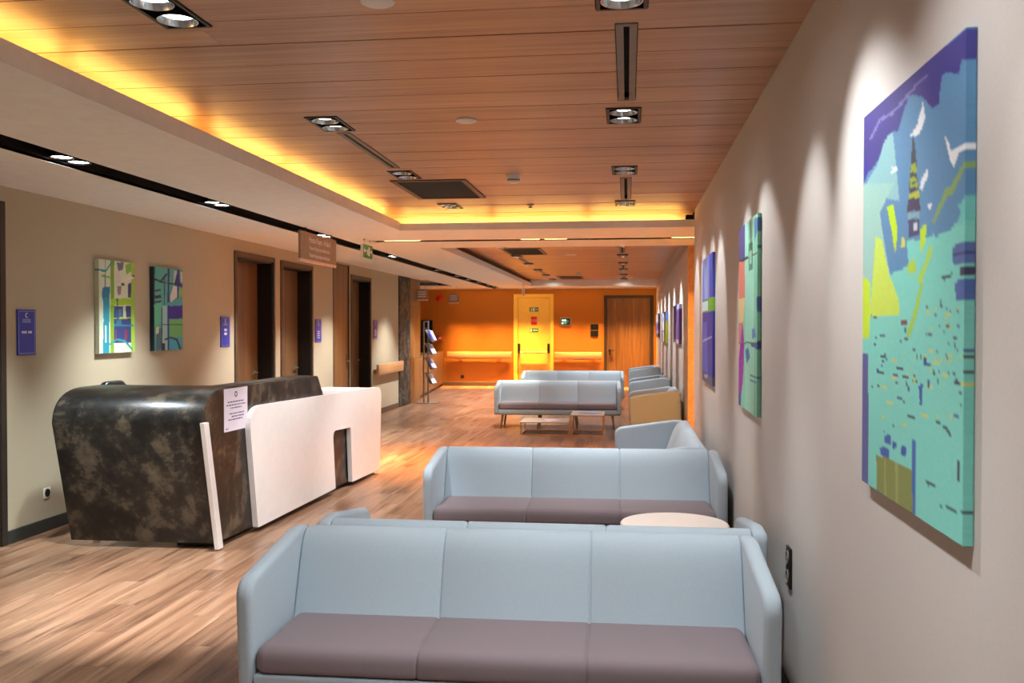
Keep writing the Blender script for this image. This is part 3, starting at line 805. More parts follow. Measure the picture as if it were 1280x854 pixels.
fp = link('floor_planks_beyond', to_me(stuffbm, 'planks'), 'floor_wood', floor)
fp['kind'] = 'stuff'

# walls
wr = slab('wall_right', 'x', YB, 9.65, 0, 2.92, XR, XR + 0.1, 'wall_r')
struct(wr, 'pale greige wall on the right hung with city paintings', 'wall')
wf = slab('wall_right_far', 'x', 11.8, YE + 0.1, 0, 2.92, XF, XF + 0.1, 'wall_r')
for nm, a, x0 in (('wall_passage_near', 9.55, XR + 0.1), ('wall_passage_far', 11.8, XF + 0.1)):
    struct(slab(nm, 'y', x0, 2.6, 0, 2.92, a, a + 0.1, 'wall_r'), 'pale %s side wall of the passage on the right' % nm.split('_')[-1], 'wall')
struct(wf, 'pale wall behind the far armchairs', 'wall')
slab('wall_side_passage', 'x', 9.5, 12.0, 0, 2.86, 2.6, 2.7, 'wall_r')
struct(bpy.data.objects['wall_side_passage'], 'pale wall closing the passage on the right', 'wall')
DOORS = [(5.0, 6.155, 2.456), (10.24, 11.34, 2.43), (11.67, 12.79, 2.42), (14.76, 15.84, 2.41)]
wl = slab('wall_left', 'x', YB, 17.9, 0, 2.66, -4.9, XL, 'wall_l', holes=[(a, b, -1, h) for a, b, h in DOORS] + [(13.80, 14.62, -1, 2.6)])
struct(wl, 'tan wall on the left behind the reception desk', 'wall')
we = slab('wall_end', 'y', -6.6, 2.6, 0, 2.66, YE, YE + 0.1, 'wall_end', holes=[(-2.93, -2.06, -1, 2.40), (-0.53, 0.60, -1, 2.37)])
struct(we, 'orange end wall of the corridor with two doors', 'wall')
wb = slab('wall_back', 'y', -6.6, 2.6, 0, 2.9, YB - 0.1, YB, 'wall_l')
struct(wb, 'tan wall behind the viewer', 'wall')
wn = slab('wall_lobby', 'x', 17.9, YE, 0, 2.66, -6.7, -6.6, 'wall_end')
struct(wn, 'orange-lit wall closing the lobby on the far left', 'wall')
wn2 = slab('wall_lobby_near', 'y', -6.6, -4.9, 0, 2.66, 19.6, 19.8, 'wall_l')
struct(wn2, 'wall beside the far wooden counter', 'wall')

# column of dark marble panels and the wooden panel after it
colm = box('wall_column', -4.9, -4.535, 17.9, 18.83, 0, 2.63, 'dark_frame')
struct(colm, 'dark veined marble column at the end of the left wall', 'column')
for z0, z1 in ((0.0, 0.70), (0.70, 1.42), (1.42, 2.63)):
    o = box('stone_panel', -4.56, -4.50, 17.9, 18.85, z0 + 0.002, z1 - 0.002, 'stone', None, 0.003, 1)
    o.parent = colm; o.location = Vector(o.location) - Vector(colm.location)
pn = box('wall_panel', -4.9, -4.53, 18.86, 19.8, 0, 2.63, 'dark_frame')
struct(pn, 'wooden wall panelling between marble column and far counter', 'wall panel')
for z0, z1 in ((0.0, 0.93), (0.93, 2.05), (2.05, 2.63)):
    o = box('wood_panel', -4.56, -4.51, 18.865, 19.8, z0 + 0.003, z1 - 0.003, 'door_wood', None, 0.003, 1)
    o.parent = pn; o.location = Vector(o.location) - Vector(pn.location)

# ceilings
DL_Y = [5.275, 7.1, 8.985]
near_holes = []          # (x0, x1, y0, y1) holes in the near wooden ceiling
LAMPS = []               # recessed spotlights: x0, x1, y0, y1, lamps, row
for x, row in ((-1.74, 'left'), (-0.022, 'right')):
    LAMPS.append((x - 0.095, x + 0.095, 2.93, 3.51, 3, row))
    for y in DL_Y + [1.45, -0.40]: LAMPS.append((x - 0.095, x + 0.095, y - 0.19, y + 0.19, 2, row))
DIFF = [(-0.048, 0.038, 3.68, 4.93), (-0.058, 0.03, 7.45, 8.72), (-1.782, -1.70, 5.52, 6.79)]
GRILL = [(-1.93, -1.30, 7.36, 8.43)]
FAR_LAMPS = [(x - 0.095, x + 0.095, y - 0.17, y + 0.17, 2, row) for x, row in ((-1.85, 'left'), (-0.08, 'right')) for y in (13.46, 15.4, 17.3, 19.15, 21.1, 22.9)]
FAR_DIFF = [(-0.12, -0.04, 13.7, 15.0), (-0.12, -0.04, 17.65, 18.8), (-0.12, -0.04, 21.4, 22.6), (-1.89, -1.81, 15.75, 17.0), (-1.89, -1.81, 19.5, 20.8)]
FAR_GRILL = [(-1.93, -1.31, 13.9, 15.15), (-1.66, -1.05, 21.6, 22.8)]

ceiling = slab('ceiling', 'z', -6.6, 2.6, YB, YE + 0.1, 2.93, 3.0, 'void')
struct(ceiling, 'brown wooden board ceiling over the seating', 'ceiling')
def boards(x0, x1, y0, y1, phase, holes, parent):
    n0 = math.floor((y0 - phase) / 0.305)
    k = n0
    while phase + k * 0.305 < y1:
        a, b = max(y0, phase + k * 0.305), min(y1, phase + (k + 1) * 0.305)
        k += 1
        if b - a < 0.02: continue
        cut = [x0, x0 + (x1 - x0) * random.choice((0.28, 0.36, 0.52, 0.64, 0.72)), x1] if k % 3 == 1 else [x0, x1]
        g = 0.012 if k % 2 else 0.006
        dz = random.uniform(-0.0012, 0.0012)
        for xa, xb in zip(cut, cut[1:]):
            slab('ceiling_board', 'z', xa + 0.001, xb - 0.001, a + g / 2, b - g / 2, ZC + dz, ZC + 0.015, 'ceil_wood',
                 [h for h in holes if h[1] > xa and h[0] < xb and h[3] > a and h[2] < b], parent)
grow = 0.004
H = [(a - grow, b + grow, c - grow, d + grow) for a, b, c, d, *_ in LAMPS + DIFF + GRILL]
boards(-2.64, XR, YB, 9.92, 3.456, H, ceiling)
H = [(a - grow, b + grow, c - grow, d + grow) for a, b, c, d, *_ in FAR_LAMPS + FAR_DIFF + FAR_GRILL]
boards(-2.64, XF, 11.58, 23.42, 11.58, H, ceiling)
# black underlay above the boards so that the joints read dark
bl = slab('board_underlay', 'z', -2.7, XF + 0.3, YB, 23.5, 2.925, 2.93, 'void', parent=ceiling)

SOF_HOLES = [(-2.416, XR + 2, YB + 0.0, 9.62), (-3.58, -3.32, YB, 24.0), (-3.03, 2.3, 10.73, 10.91), (-2.42, XF, 11.8, 23.2), (-5.0, XF, 24.2, 24.42), (-6.2, -4.36, 19.9, 22.8)]
so = slab('ceiling_soffit', 'z', -6.6, 2.6, YB, YE, ZS, ZS + 0.02, 'soffit', SOF_HOLES)
struct(so, 'cream painted lowered ceiling around the wooden recesses', 'ceiling')
def trim(name, boxes, mat, label, cat='trim'):
    bm = bmesh.new()
    for b in boxes: add_box(bm, *b)
    return struct(link(name, to_me(bm, name), mat), label, cat)
trim('trim_1', [(-2.436, -2.416, YB, 9.64, ZS + 0.02, 2.725), (-2.436, XR, 9.62, 9.64, ZS + 0.02, 2.705)], 'soffit', 'cream upstand hiding the lights along the near ceiling recess', 'ceiling trim')
trim('trim_2', [(-2.66, -2.64, YB, 9.94, ZS + 0.02, 2.93), (-2.66, XR, 9.92, 9.94, ZS + 0.02, 2.93)], 'soffit', 'back of the glowing light trough around the near ceiling recess', 'ceiling trim')
trim('trim_3', [(-2.44, -2.42, 11.78, 23.22, ZS + 0.02, 2.72), (-2.44, XF, 11.78, 11.8, ZS + 0.02, 2.72), (-2.44, XF, 23.2, 23.22, ZS + 0.02, 2.795)], 'soffit', 'cream upstand around the far ceiling recess', 'ceiling trim')
trim('trim_4', [(-2.66, -2.64, 11.56, 23.44, ZS + 0.02, 2.93), (-2.66, XF, 11.56, 11.58, ZS + 0.02, 2.93), (-2.66, XF, 23.42, 23.44, ZS + 0.02, 2.93)], 'soffit', 'back of the trough around the far ceiling recess', 'ceiling trim')
def channel(name, x0, x1, y0, y1, label):
    zt, t = ZS + 0.14, 0.012
    return trim(name, [(x0, x1, y0, y1, zt, zt + t), (x0 - t, x0, y0, y1, ZS + 0.001, zt), (x1, x1 + t, y0, y1, ZS + 0.001, zt), (x0, x1, y0 - t, y0, ZS + 0.001, zt), (x0, x1, y1, y1 + t, ZS + 0.001, zt)], 'black', label, 'light slot')
channel('trim_5', -3.58, -3.32, YB + 0.02, 24.0, 'long black light slot running along the left ceiling')
channel('trim_6', -3.03, 2.3, 10.73, 10.91, 'black light slot crossing the ceiling before the far recess')
channel('trim_7', -5.0, XF, 24.2, 24.42, 'light slot in front of the orange end wall')
lob = slab('ceiling_lobby', 'z', -6.2, -4.36, 19.9, 22.8, 2.72, 2.74, 'grey_fr')
struct(lob, 'recessed grey ceiling field over the far wooden counter', 'ceiling')

# return of the far wall, clad in wood
tr = box('trim_8', XF - 0.01, XF + 0.5, 11.765, 11.80, 0, ZS, 'rail_wood')
struct(tr, 'orange-lit wooden edge where the far right wall begins', 'wall trim')
# baseboards
def baseb(name, x0, x1, y0, y1, mat, label, h=0.10):
    return struct(box(name, x0, x1, y0, y1, 0, h, mat, None, 0.003, 1), label, 'baseboard')
baseb('baseboard_left', XL, XL + 0.015, 6.22, 10.17, 'base_dark', 'dark baseboard of the left wall behind the desk')
baseb('baseboard_left_2', XL, XL + 0.015, 12.86, 13.74, 'base_brown', 'short baseboard between the second door niche and the wooden panel')
baseb('baseboard_left_3', XL, XL + 0.015, 15.92, 17.9, 'base_brown', 'brown baseboard below the short handrail on the left wall')
baseb('baseboard_end', -4.98, -3.06, YE - 0.015, YE, 'base_brown', 'dark baseboard of the end wall left of the yellow door', 0.11)
baseb('baseboard_end_2', -1.95, -0.64, YE - 0.015, YE, 'base_brown', 'dark baseboard of the end wall between its two doors', 0.11)
baseb('baseboard_right', XR - 0.015, XR, YB, 9.65, 'base_dark', 'dark baseboard of the right wall behind the near sofas')
baseb('baseboard_right_far', XF - 0.015, XF, 11.81, YE, 'base_brown', 'baseboard of the far right wall behind the armchairs')

# doors of the left wall
def niche_door(i, y0, y1, h, label, handle=True, seam=0.5):
    d = struct(empty('door_%d' % i, (XL, (y0 + y1) / 2, 0)), label, 'door')
    m = (y0 + y1) / 2
    w = (y1 - y0) / 2
    def b(n, x0, x1, a, c, z0, z1, mat, bev=0.003): return box(n, x0, x1, a - m, c - m, z0, z1, mat, d, bev, 1)
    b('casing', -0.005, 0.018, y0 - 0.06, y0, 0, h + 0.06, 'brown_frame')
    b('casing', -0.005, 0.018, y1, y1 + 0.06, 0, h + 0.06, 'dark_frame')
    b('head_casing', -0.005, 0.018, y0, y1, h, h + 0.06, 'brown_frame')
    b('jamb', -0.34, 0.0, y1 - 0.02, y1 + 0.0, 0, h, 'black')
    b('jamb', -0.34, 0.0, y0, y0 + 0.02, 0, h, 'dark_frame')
    b('head_jamb', -0.34, 0.0, y0 + 0.02, y1 - 0.02, h - 0.02, h, 'dark_frame')
    s = y0 + 0.02 + (y1 - y0 - 0.04) * seam
    b('leaf', -0.24, -0.19, y0 + 0.022, s - 0.003, 0.01, h - 0.025, 'door_wood')
    lf = b('leaf', -0.24, -0.19, s + 0.003, y1 - 0.022, 0.01, h - 0.025, 'door_wood')
    if handle:
        hz, hy = 1.02, y1 - 0.12 - m
        cyl('handle_rose', (-0.19, hy, hz), (-0.178, hy, hz), 0.026, 'metal', d)
        cyl('handle', (-0.15, hy + 0.005, hz), (-0.15, hy - 0.12, hz), 0.009, 'metal', d, None, 10)
        cyl('handle_neck', (-0.178, hy, hz), (-0.15, hy, hz), 0.009, 'metal', d, None, 10)
    return d
niche_door(1, *DOORS[0], 'dark-framed door at the left edge beside the lone blue plaque')
niche_door(2, *DOORS[1], 'wooden door in dark niche nearest to the two small paintings', True, 0.42)
niche_door(3, *DOORS[2], 'wooden door in dark niche between two tan wall strips', True, 0.55)
niche_door(4, *DOORS[3], 'wooden door in dark niche beside the tall orange wooden panel', True, 0.5)
d = struct(empty('door_5', (XL, 14.21, 0)), 'tall flush orange-lit wooden door panel reaching the ceiling', 'door')
box('leaf', -0.06, -0.012, -0.40, 0.40, 0.005, 2.59, 'door_wood', d, 0.003, 1)
box('casing', -0.1, 0.006, -0.42, -0.402, 0, 2.60, 'dark_frame', d)
box('casing', -0.1, 0.006, 0.402, 0.41, 0, 2.60, 'dark_frame', d)
lk = box('lock_plate', -0.012, -0.006, 0.30, 0.33, 0.93, 1.15, 'brown_frame', d)
cyl('handle', (0.03, 0.31, 1.05), (0.03, 0.20, 1.05), 0.008, 'metal', d, None, 10)
cyl('handle_neck', (-0.012, 0.31, 1.05), (0.03, 0.31, 1.05), 0.008, 'metal', d, None, 10)

# yellow emergency door in the end wall
d = struct(empty('door_6', (-2.495, YE, 0)), 'yellow emergency exit door with push bar in the end wall', 'door')
box('frame', -0.55, -0.435, -0.03, 0.06, 0, 2.49, 'yellow_door', d, 0.004, 1)
box('frame', 0.435, 0.53, -0.03, 0.06, 0, 2.49, 'yellow_door', d, 0.004, 1)
box('head_frame', -0.435, 0.435, -0.03, 0.06, 2.40, 2.49, 'yellow_door', d, 0.004, 1)
box('leaf', -0.43, 0.43, 0.0, 0.05, 0.005, 2.395, 'yellow_door', d, 0.004, 1)
pb = cyl('push_bar', (-0.37, -0.09, 0.915), (0.37, -0.09, 0.915), 0.03, 'yellow_door', d)
for s in (-0.40, 0.40):
    box('push_bar_bracket', s - 0.03, s + 0.03, -0.11, 0.0, 0.90, 1.16, 'black', d, 0.01, 2)
for z, kind in ((2.075, 'a'), (1.514, 'b')):
    g = box('exit_sticker', -0.12, 0.12, -0.006, 0.0, z - 0.055, z + 0.055, 'green_sign', d)
    if kind == 'a':
        box('running_figure', -0.085, -0.055, -0.008, -0.006, z - 0.04, z + 0.03, 'ink', d); g2 = box('door_symbol', -0.03, 0.02, -0.008, -0.006, z - 0.045, z + 0.045, 'ink', d)
        box('arrow', 0.04, 0.1, -0.008, -0.006, z - 0.012, z + 0.012, 'ink', d)
    else:
        box('running_figure', -0.1, -0.06, -0.008, -0.006, z - 0.035, z + 0.035, 'ink', d)
        box('print_line', -0.02, 0.1, -0.008, -0.006, z - 0.008, z + 0.012, 'ink', d)
r = box('red_sticker', -0.08, 0.08, -0.006, 0.0, 1.66, 1.88, 'red', d)
text('sticker_print', '112', 0.10, 'ink', d, (0, -0.0075, 1.775), (R(90), 0, 0))
box('door_closer', 0.28, 0.40, -0.06, -0.0, 2.33, 2.375, 'yellow_door', d, 0.008, 1)

# wooden door at the right end
d = struct(empty('door_7', (0.04, YE, 0)), 'brown wooden door in dark frame at the right of the end wall', 'door')
box('frame', -0.655, -0.572, -0.02, 0.06, 0, 2.45, 'dark_frame', d, 0.004, 1)
box('frame', 0.56, 0.655, -0.02, 0.06, 0, 2.45, 'dark_frame', d, 0.004, 1)
box('head_frame', -0.572, 0.56, -0.02, 0.06, 2.37, 2.45, 'dark_frame', d, 0.004, 1)
for k in range(5):
    xa = -0.57 + k * 0.2255
    box('door_plank', xa + 0.001, xa + 0.2245, 0.0, 0.05, 0.005, 2.365, 'door_wood', d, 0.002, 1)
cyl('handle_rose', (-0.50, 0.0, 0.98), (-0.50, -0.014, 0.98), 0.04, 'black', d)
cyl('handle', (-0.51, -0.05, 0.985), (-0.38, -0.05, 0.985), 0.013, 'black', d, None, 10)
cyl('handle_neck', (-0.50, 0.0, 0.985), (-0.50, -0.055, 0.985), 0.012, 'black', d, None, 10)
cyl('lock_rose', (-0.50, 0.0, 0.90), (-0.50, -0.012, 0.90), 0.025, 'black', d)

# cove LED modules
ls = empty('led_strip', (-2.60, 0, 2.695), 0, 'yellow LED strip hidden in the trough of the near ceiling recess', 'light strip')
y = -2.3
while y < 9.6:
    l = 1.16
    box('led_module', -0.012, 0.012, y, min(y + l, 9.74), -0.004, 0.004, 'led', ls)
    y += l + (0.34 if 3.0 < y < 4.4 else 0.12)
ls2 = empty('led_strip', (0, 9.86, 2.69), 0, 'yellow LED strip hidden behind the cross beam of the near recess', 'light strip')
x = -2.45
while x < 0.5:
    box('led_module', x, min(x + 0.95, 0.58), -0.012, 0.012, -0.004, 0.004, 'led', ls2)
    x += 1.03
dv = box('led_driver', 0.60, 0.675, 9.70, 9.80, 2.665, 2.765, 'black', None, 0.004, 1)
setp(dv, 'small black box at the right end of the glowing ceiling cove', 'driver box')

# ------------------------------------------------------------------ lamps and ceiling fittings
ORD = ['nearest the viewer', 'second from the viewer', 'third from the viewer', 'fourth from the viewer', 'fifth from the viewer', 'sixth from the viewer']
def recessed(x0, x1, y0, y1, n, label, group, lens='lens', drop=0.02):
    cx, cy = (x0 + x1) / 2, (y0 + y1) / 2
    d = empty('recessed_spotlight', (cx, cy, ZC), 0, label, 'ceiling light', group)
    w, l = (x1 - x0) / 2, (y1 - y0) / 2
    bm = bmesh.new()
    for b in ((-w, w, -l, -l + 0.014), (-w, w, l - 0.014, l), (-w, -w + 0.014, -l + 0.014, l - 0.014), (w - 0.014, w, -l + 0.014, l - 0.014)):
        add_box(bm, *b, -0.006, 0.016)
    link('trim_frame', to_me(bm), 'black', d)
    bm = bmesh.new()
    a, c = w - 0.014, l - 0.014
    add_box(bm, -a, a, -c, c, 0.10, 0.105)
    for b in ((-a - .004, -a, -c, c), (a, a + .004, -c, c), (-a, a, -c - .004, -c), (-a, a, c, c + .004)):
        add_box(bm, *b, 0.0, 0.10)
    link('housing', to_me(bm), 'black', d)
    for k in range(n):
        ly = -l + 2 * l * (k + 0.5) / n
        hd = lathe('lamp_reflector', [(0.074, 0.012), (0.078, 0.012), (0.078, 0.02), (0.062, 0.07), (0.035, 0.095), (0.0, 0.095), (0.0, 0.090), (0.033, 0.088), (0.058, 0.066), (0.072, 0.02), (0.074, 0.012)], 'chrome', d, (0, ly, -drop))
        lathe('lens', [(0.0, 0.034), (0.056, 0.036), (0.056, 0.042), (0.0, 0.042)], lens, hd)
    return d

for k, (a, b, c, e, n, row) in enumerate(LAMPS):
    i = k % 6
    lab = ('triple' if n == 3 else 'twin') + ' black recessed spotlight in near wooden ceiling, ' + ('right-hand row, ' if row == 'right' else 'left-hand row, ') + (ORD[i] if i < 4 else ('above the viewer' if i == 4 else 'behind the viewer'))
    d = recessed(a, b, c, e, n, lab, 'recessed spotlights in the near wooden ceiling')
    cx, cy = (a + b) / 2, (c + e) / 2
    l = (e - c) / 2
    if row == 'right':
        for q in range(n):
            ly = -l + 2 * l * (q + 0.5) / n
            aims = ((2.66, None, 3.55), (4.62, 5.45), (6.95, 7.75), (8.3, 9.3), (1.25, 2.1), (-0.8, 0.0))[i]
            if aims[q] is None: continue
            spot(d, (0.0, ly, -0.03), (0.70, aims[q] - cy, -1.05), P_WALL * (1.7 if i == 0 and q == 0 else (0.75 if i > 3 else 1)), WHITE, 60 if i in (0, 4) and aims[q] < 3 else 46, 0.8 if i in (0, 4) else 0.6, 0.03)
        spot(d, (0.0, 0.0, -0.03), (-0.55, 0.55, -2.8), P_SEAT, WHITE, 84, 0.8, 0.08)
    else:
        spot(d, (0, 0, -0.03), (-0.98, 1.8, -2.8) if i == 0 else (-0.75, 0.5, -2.8), P_FLOOR * (3.4, 1, 1, 1, 0.6, 0.6)[i], WHITE, 34 if i == 0 else 72, 0.8, 0.05)
for k, (a, b, c, e, n, row) in enumerate(FAR_LAMPS):
    i = k % 6
    lab = 'small recessed spotlight in far wooden ceiling, ' + ('right-hand row, ' if row == 'right' else 'left-hand row, ') + ORD[i]
    d = recessed(a, b, c, e, n, lab, 'recessed spotlights in the far wooden ceiling', drop=0.042)
    if row == 'right':
        spot(d, (0, 0, -0.05), (0.80, 0.0, -1.1), P_FARWALL, WHITE, 48, 0.6, 0.03)
        spot(d, (0, 0, -0.05), (-0.6, 0.2, -2.8), P_SEAT * (0.6 if i == 0 else 1.2), WHITE, 84, 0.8, 0.08)
    else:
        spot(d, (0, 0, -0.05), (-0.45, 0.0, -2.8), P_FARFLOOR * (0.7 if i == 0 else 1.25), (1.0, 0.92, 0.82), 58, 0.7, 0.05)

def diffuser(x0, x1, y0, y1, label):
    cx, cy = (x0 + x1) / 2, (y0 + y1) / 2
    d = empty('air_diffuser', (cx, cy, ZC), 0, label, 'air vent', 'slot air diffusers')
    w, l = (x1 - x0) / 2, (y1 - y0) / 2
    s = w * 0.28
    box('flange', -w, -s, -l, l, -0.004, 0.012, 'grey_fr', d)
    box('flange', s, w, -l, l, -0.004, 0.012, 'grey_fr', d)
    box('end_plate', -s, s, -l, -l + 0.03, -0.004, 0.012, 'grey_fr', d)
    box('end_plate', -s, s, l - 0.03, l, -0.004, 0.012, 'grey_fr', d)
    box('slot_back', -s, s, -l + 0.03, l - 0.03, 0.035, 0.04, 'void', d)
    box('deflector_blade', -s * 0.12, s * 0.12, -l + 0.03, l - 0.03, 0.030, 0.034, 'void', d)
diffuser(*DIFF[0], 'long grey slot air diffuser between the two nearest right-hand spotlights')
diffuser(*DIFF[1], 'short grey slot air diffuser at the far end of the right-hand row')
diffuser(*DIFF[2], 'grey slot air diffuser beside the left glowing cove')
for q, lab in zip(FAR_DIFF, ('slot diffuser in far ceiling, right row, nearest', 'slot diffuser in far ceiling, right row, middle', 'slot diffuser in far ceiling, right row, deepest', 'slot diffuser in far ceiling, left row, near the square grille', 'slot diffuser in far ceiling, left row, deeper one')):
    diffuser(*q, lab)

def grille(x0, x1, y0, y1, label):
    cx, cy = (x0 + x1) / 2, (y0 + y1) / 2
    d = empty('ceiling_grille', (cx, cy, ZC), 0, label, 'air vent', 'square return air grilles')
    w, l = (x1 - x0) / 2, (y1 - y0) / 2
    t = 0.045
    bm = bmesh.new()
    for b in ((-w, w, -l, -l + t), (-w, w, l - t, l), (-w, -w + t, -l + t, l - t), (w - t, w, -l + t, l - t)):
        add_box(bm, *b, -0.01, 0.012)
    link('frame', to_me(bm), 'brown_frame', d)
    box('backing', -w + t, w - t, -l + t, l - t, 0.05, 0.055, 'void', d)
    n = 26
    for k in range(n):
        yy = -l + t + (2 * l - 2 * t) * (k + 0.5) / n
        o = box('slat', -w + t, w - t, -0.004, 0.004, -0.009, 0.009, 'grille', d)
        o.location = (0, yy, 0.008); o.rotation_euler = (R(-38), 0, 0)
grille(*GRILL[0], 'large dark return air grille in near wooden ceiling')
grille(*FAR_GRILL[0], 'dark return air grille at the front of the far wooden ceiling')
grille(*FAR_GRILL[1], 'dark return air grille deep in the far wooden ceiling')

def disc(x, y, label, r=0.062):
    o = lathe('ceiling_speaker', [(0, -0.012), (r * 0.8, -0.012), (r, -0.006), (r, 0.0), (0, 0.0)], 'plastic', None, (x, y, ZC - 0.001))
    setp(o, label, 'ceiling disc', 'white ceiling discs')
disc(-0.927, 5.274, 'small white disc on wooden ceiling left of the right-hand spotlights')
disc(-0.913, 3.314, 'white disc on wooden ceiling at the top edge of the picture')
disc(-0.931, 15.19, 'white disc on the far wooden ceiling', 0.10)
def detector(x, y, label):
    d = empty('smoke_detector', (x, y, ZC), 0, label, 'smoke detector', 'smoke detectors')
    lathe('base', [(0, -0.022), (0.058, -0.022), (0.062, -0.016), (0.062, 0), (0, 0)], 'plastic', d)
    lathe('sensor_head', [(0, -0.062), (0.03, -0.062), (0.046, -0.052), (0.05, -0.036), (0.05, -0.022), (0, -0.022)], 'plastic', d)
    lathe('vent_ring', [(0.045, -0.046), (0.0512, -0.044), (0.0512, -0.036), (0.045, -0.034)], 'grey_fr', d)
detector(-0.892, 7.23, 'white smoke detector on near wooden ceiling beside the dark grille')
detector(-1.05, 20.3, 'white smoke detector on the far wooden ceiling')
o = lathe('sprinkler_head', [(0, -0.03), (0.02, -0.03), (0.02, -0.02), (0.008, -0.018), (0.008, -0.008), (0.035, -0.006), (0.035, 0), (0, 0)], 'grey_fr', None, (-0.944, 8.99, ZC - 0.001))
setp(o, 'small dark sprinkler head in front of the bright cross cove', 'sprinkler')

# spotlights inside the long black slot
SLOT_Y = [(3.2, 'above the left edge of the picture'), (5.45, 'above the blue plaque by the left edge'), (7.55, 'above the two small paintings'), (10.35, 'behind the brown hanging sign'), (12.1, 'just before the green exit sign'),
          (13.5, 'just behind the green exit sign'), (16.85, 'near the marble column'), (18.8, 'second from the far end but two'), (20.2, 'third from the far end'), (21.6, 'second from the far end'), (23.0, 'at the far end')]
for y, lab in SLOT_Y:
    d = empty('slot_spotlight', (-3.50, y, ZS + 0.13), 0, 'cool white spotlight in long black slot, ' + lab, 'ceiling light', 'spotlights in the long black slot')
    cyl('stem', (0, 0, 0.0), (0, 0, -0.02), 0.012, 'black', d, None, 10)
    for s in (-0.09, 0.09):
        h = lathe('lamp_head', [(0.0, -0.015), (0.04, -0.015), (0.072, -0.09), (0.075, -0.105), (0.068, -0.105), (0.06, -0.09), (0.0, -0.09)], 'chrome', d, (0, s, 0), 20)
        lathe('lens', [(0.0, -0.100), (0.062, -0.097), (0.062, -0.092), (0.0, -0.092)], 'lens_cool', h, None, 20)
    spot(d, (0, 0, -0.11), (-0.38, 0.0, -2.4), P_SLOT, COOL if y < 11 else WHITE, 84, 0.8, 0.05)

# warm strips inside the cross slot and the end slot
def strip(x0, x1, y, z, label, power, spread, rotx=0.0):
    cx = (x0 + x1) / 2
    d = empty('strip_light', (cx, y, z), 0, label, 'ceiling light', 'warm strip lights in the cross slots')
    w = (x1 - x0) / 2
    box('body', -w, w, -0.05, 0.05, 0.0, 0.03, 'white', d)
    box('lens', -w + 0.01, w - 0.01, -0.042, 0.042, -0.008, 0.0, 'lens_warm', d)
    area(d, (0, 0, -0.012), 2 * w - 0.03, 0.07, power, ORANGE, spread, (rotx, 0, 0))
zz = ZS + 0.016
strip(-2.92, -2.46, 10.82, zz, 'warm strip light in cross slot beside the exit sign', P_CROSS, 80)
strip(-1.26, -1.02, 10.82, zz, 'warm strip light in cross slot above the coffee tables, left of a pair', P_CROSS * 0.35, 80)
strip(-0.98, -0.70, 10.82, zz, 'warm strip light in cross slot above the coffee tables, right of a pair', P_CROSS * 0.35, 80)
strip(0.50, 0.95, 10.82, zz, 'warm strip light in cross slot at the right wall', P_CROSS * 0.42, 120)
strip(1.5, 1.95, 10.82, zz, 'warm strip light in cross slot inside the side passage', P_CROSS * 0.5, 90)
for x0, x1, lab in ((-4.75, -3.95, 'at its left end, added to even out the wall light'), (-3.9, -3.1, 'left of the yellow door, added to even out the wall light'), (-3.05, -2.25, 'above the yellow door'), (-2.05, -1.3, 'above the lit screen'), (-1.2, -0.55, 'above the black wall panel'), (-0.4, 0.72, 'above the brown end door')):  # more strips than the slot shows, added for unbroken light along the wall
    strip(x0, x1, 24.31, zz, 'warm strip light in the end slot ' + lab, P_END * (x1 - x0), 46)

# ------------------------------------------------------------------ sofas and armchairs
def make_seat(name, inner, seams, legs_x):
    """front at y=0, back at y=0.71, standing on z=0; faces -y"""
    t = empty(name)
    w = inner / 2
    back = [(0.40, 0.29), (0.44, 0.36), (0.462, 0.41), (0.498, 0.51), (0.535, 0.61), (0.556, 0.66), (0.582, 0.698), (0.612, 0.72), (0.645, 0.729), (0.676, 0.722), (0.697, 0.70), (0.706, 0.665), (0.706, 0.265), (0.695, 0.24), (0.67, 0.235), (0.40, 0.235)]
    loft('backrest', back, soft(-w, w, 0.012, seams, 0.008, 0.012), 'blue_fab', t)
    seat = round_poly([(0.012, 0.302), (0.015, 0.405), (0.52, 0.398), (0.52, 0.302)], [0.025, 0.075, 0.02, 0.01], 6)
    loft('seat', seat, soft(-w + 0.002, w - 0.002, 0.045, seams, 0.008, 0.012, 6), 'taupe_fab', t)
    rail = round_poly([(0.02, 0.215), (0.015, 0.298), (0.5, 0.298), (0.5, 0.215)], [0.03, 0.012, 0.01, 0.01], 4)
    loft('front_rail', rail, soft(-w, w, 0.01), 'blue_fab', t)
    arm = round_poly([(0.03, 0.212), (0.0, 0.652), (0.56, 0.732), (0.705, 0.722), (0.71, 0.225)], [0.05, 0.09, 0.12, 0.05, 0.04], 7)
    for s in (-1, 1):
        a = -w - 0.066 if s < 0 else w
        loft('armrest', arm, soft(a, a + 0.066, 0.026, (), 0, 0, 5), 'blue_fab', t)
    for lx in legs_x:
        for fy in (0.06, 0.62):
            sx = 0.03 * (1 if lx > 0 else -1); sy = -0.03 if fy < 0.3 else 0.03
            cyl('leg', (lx, fy, 0.232), (lx + sx, fy + sy, 0.0), 0.020, 'leg_wood', t, 0.012, 14)
    return t

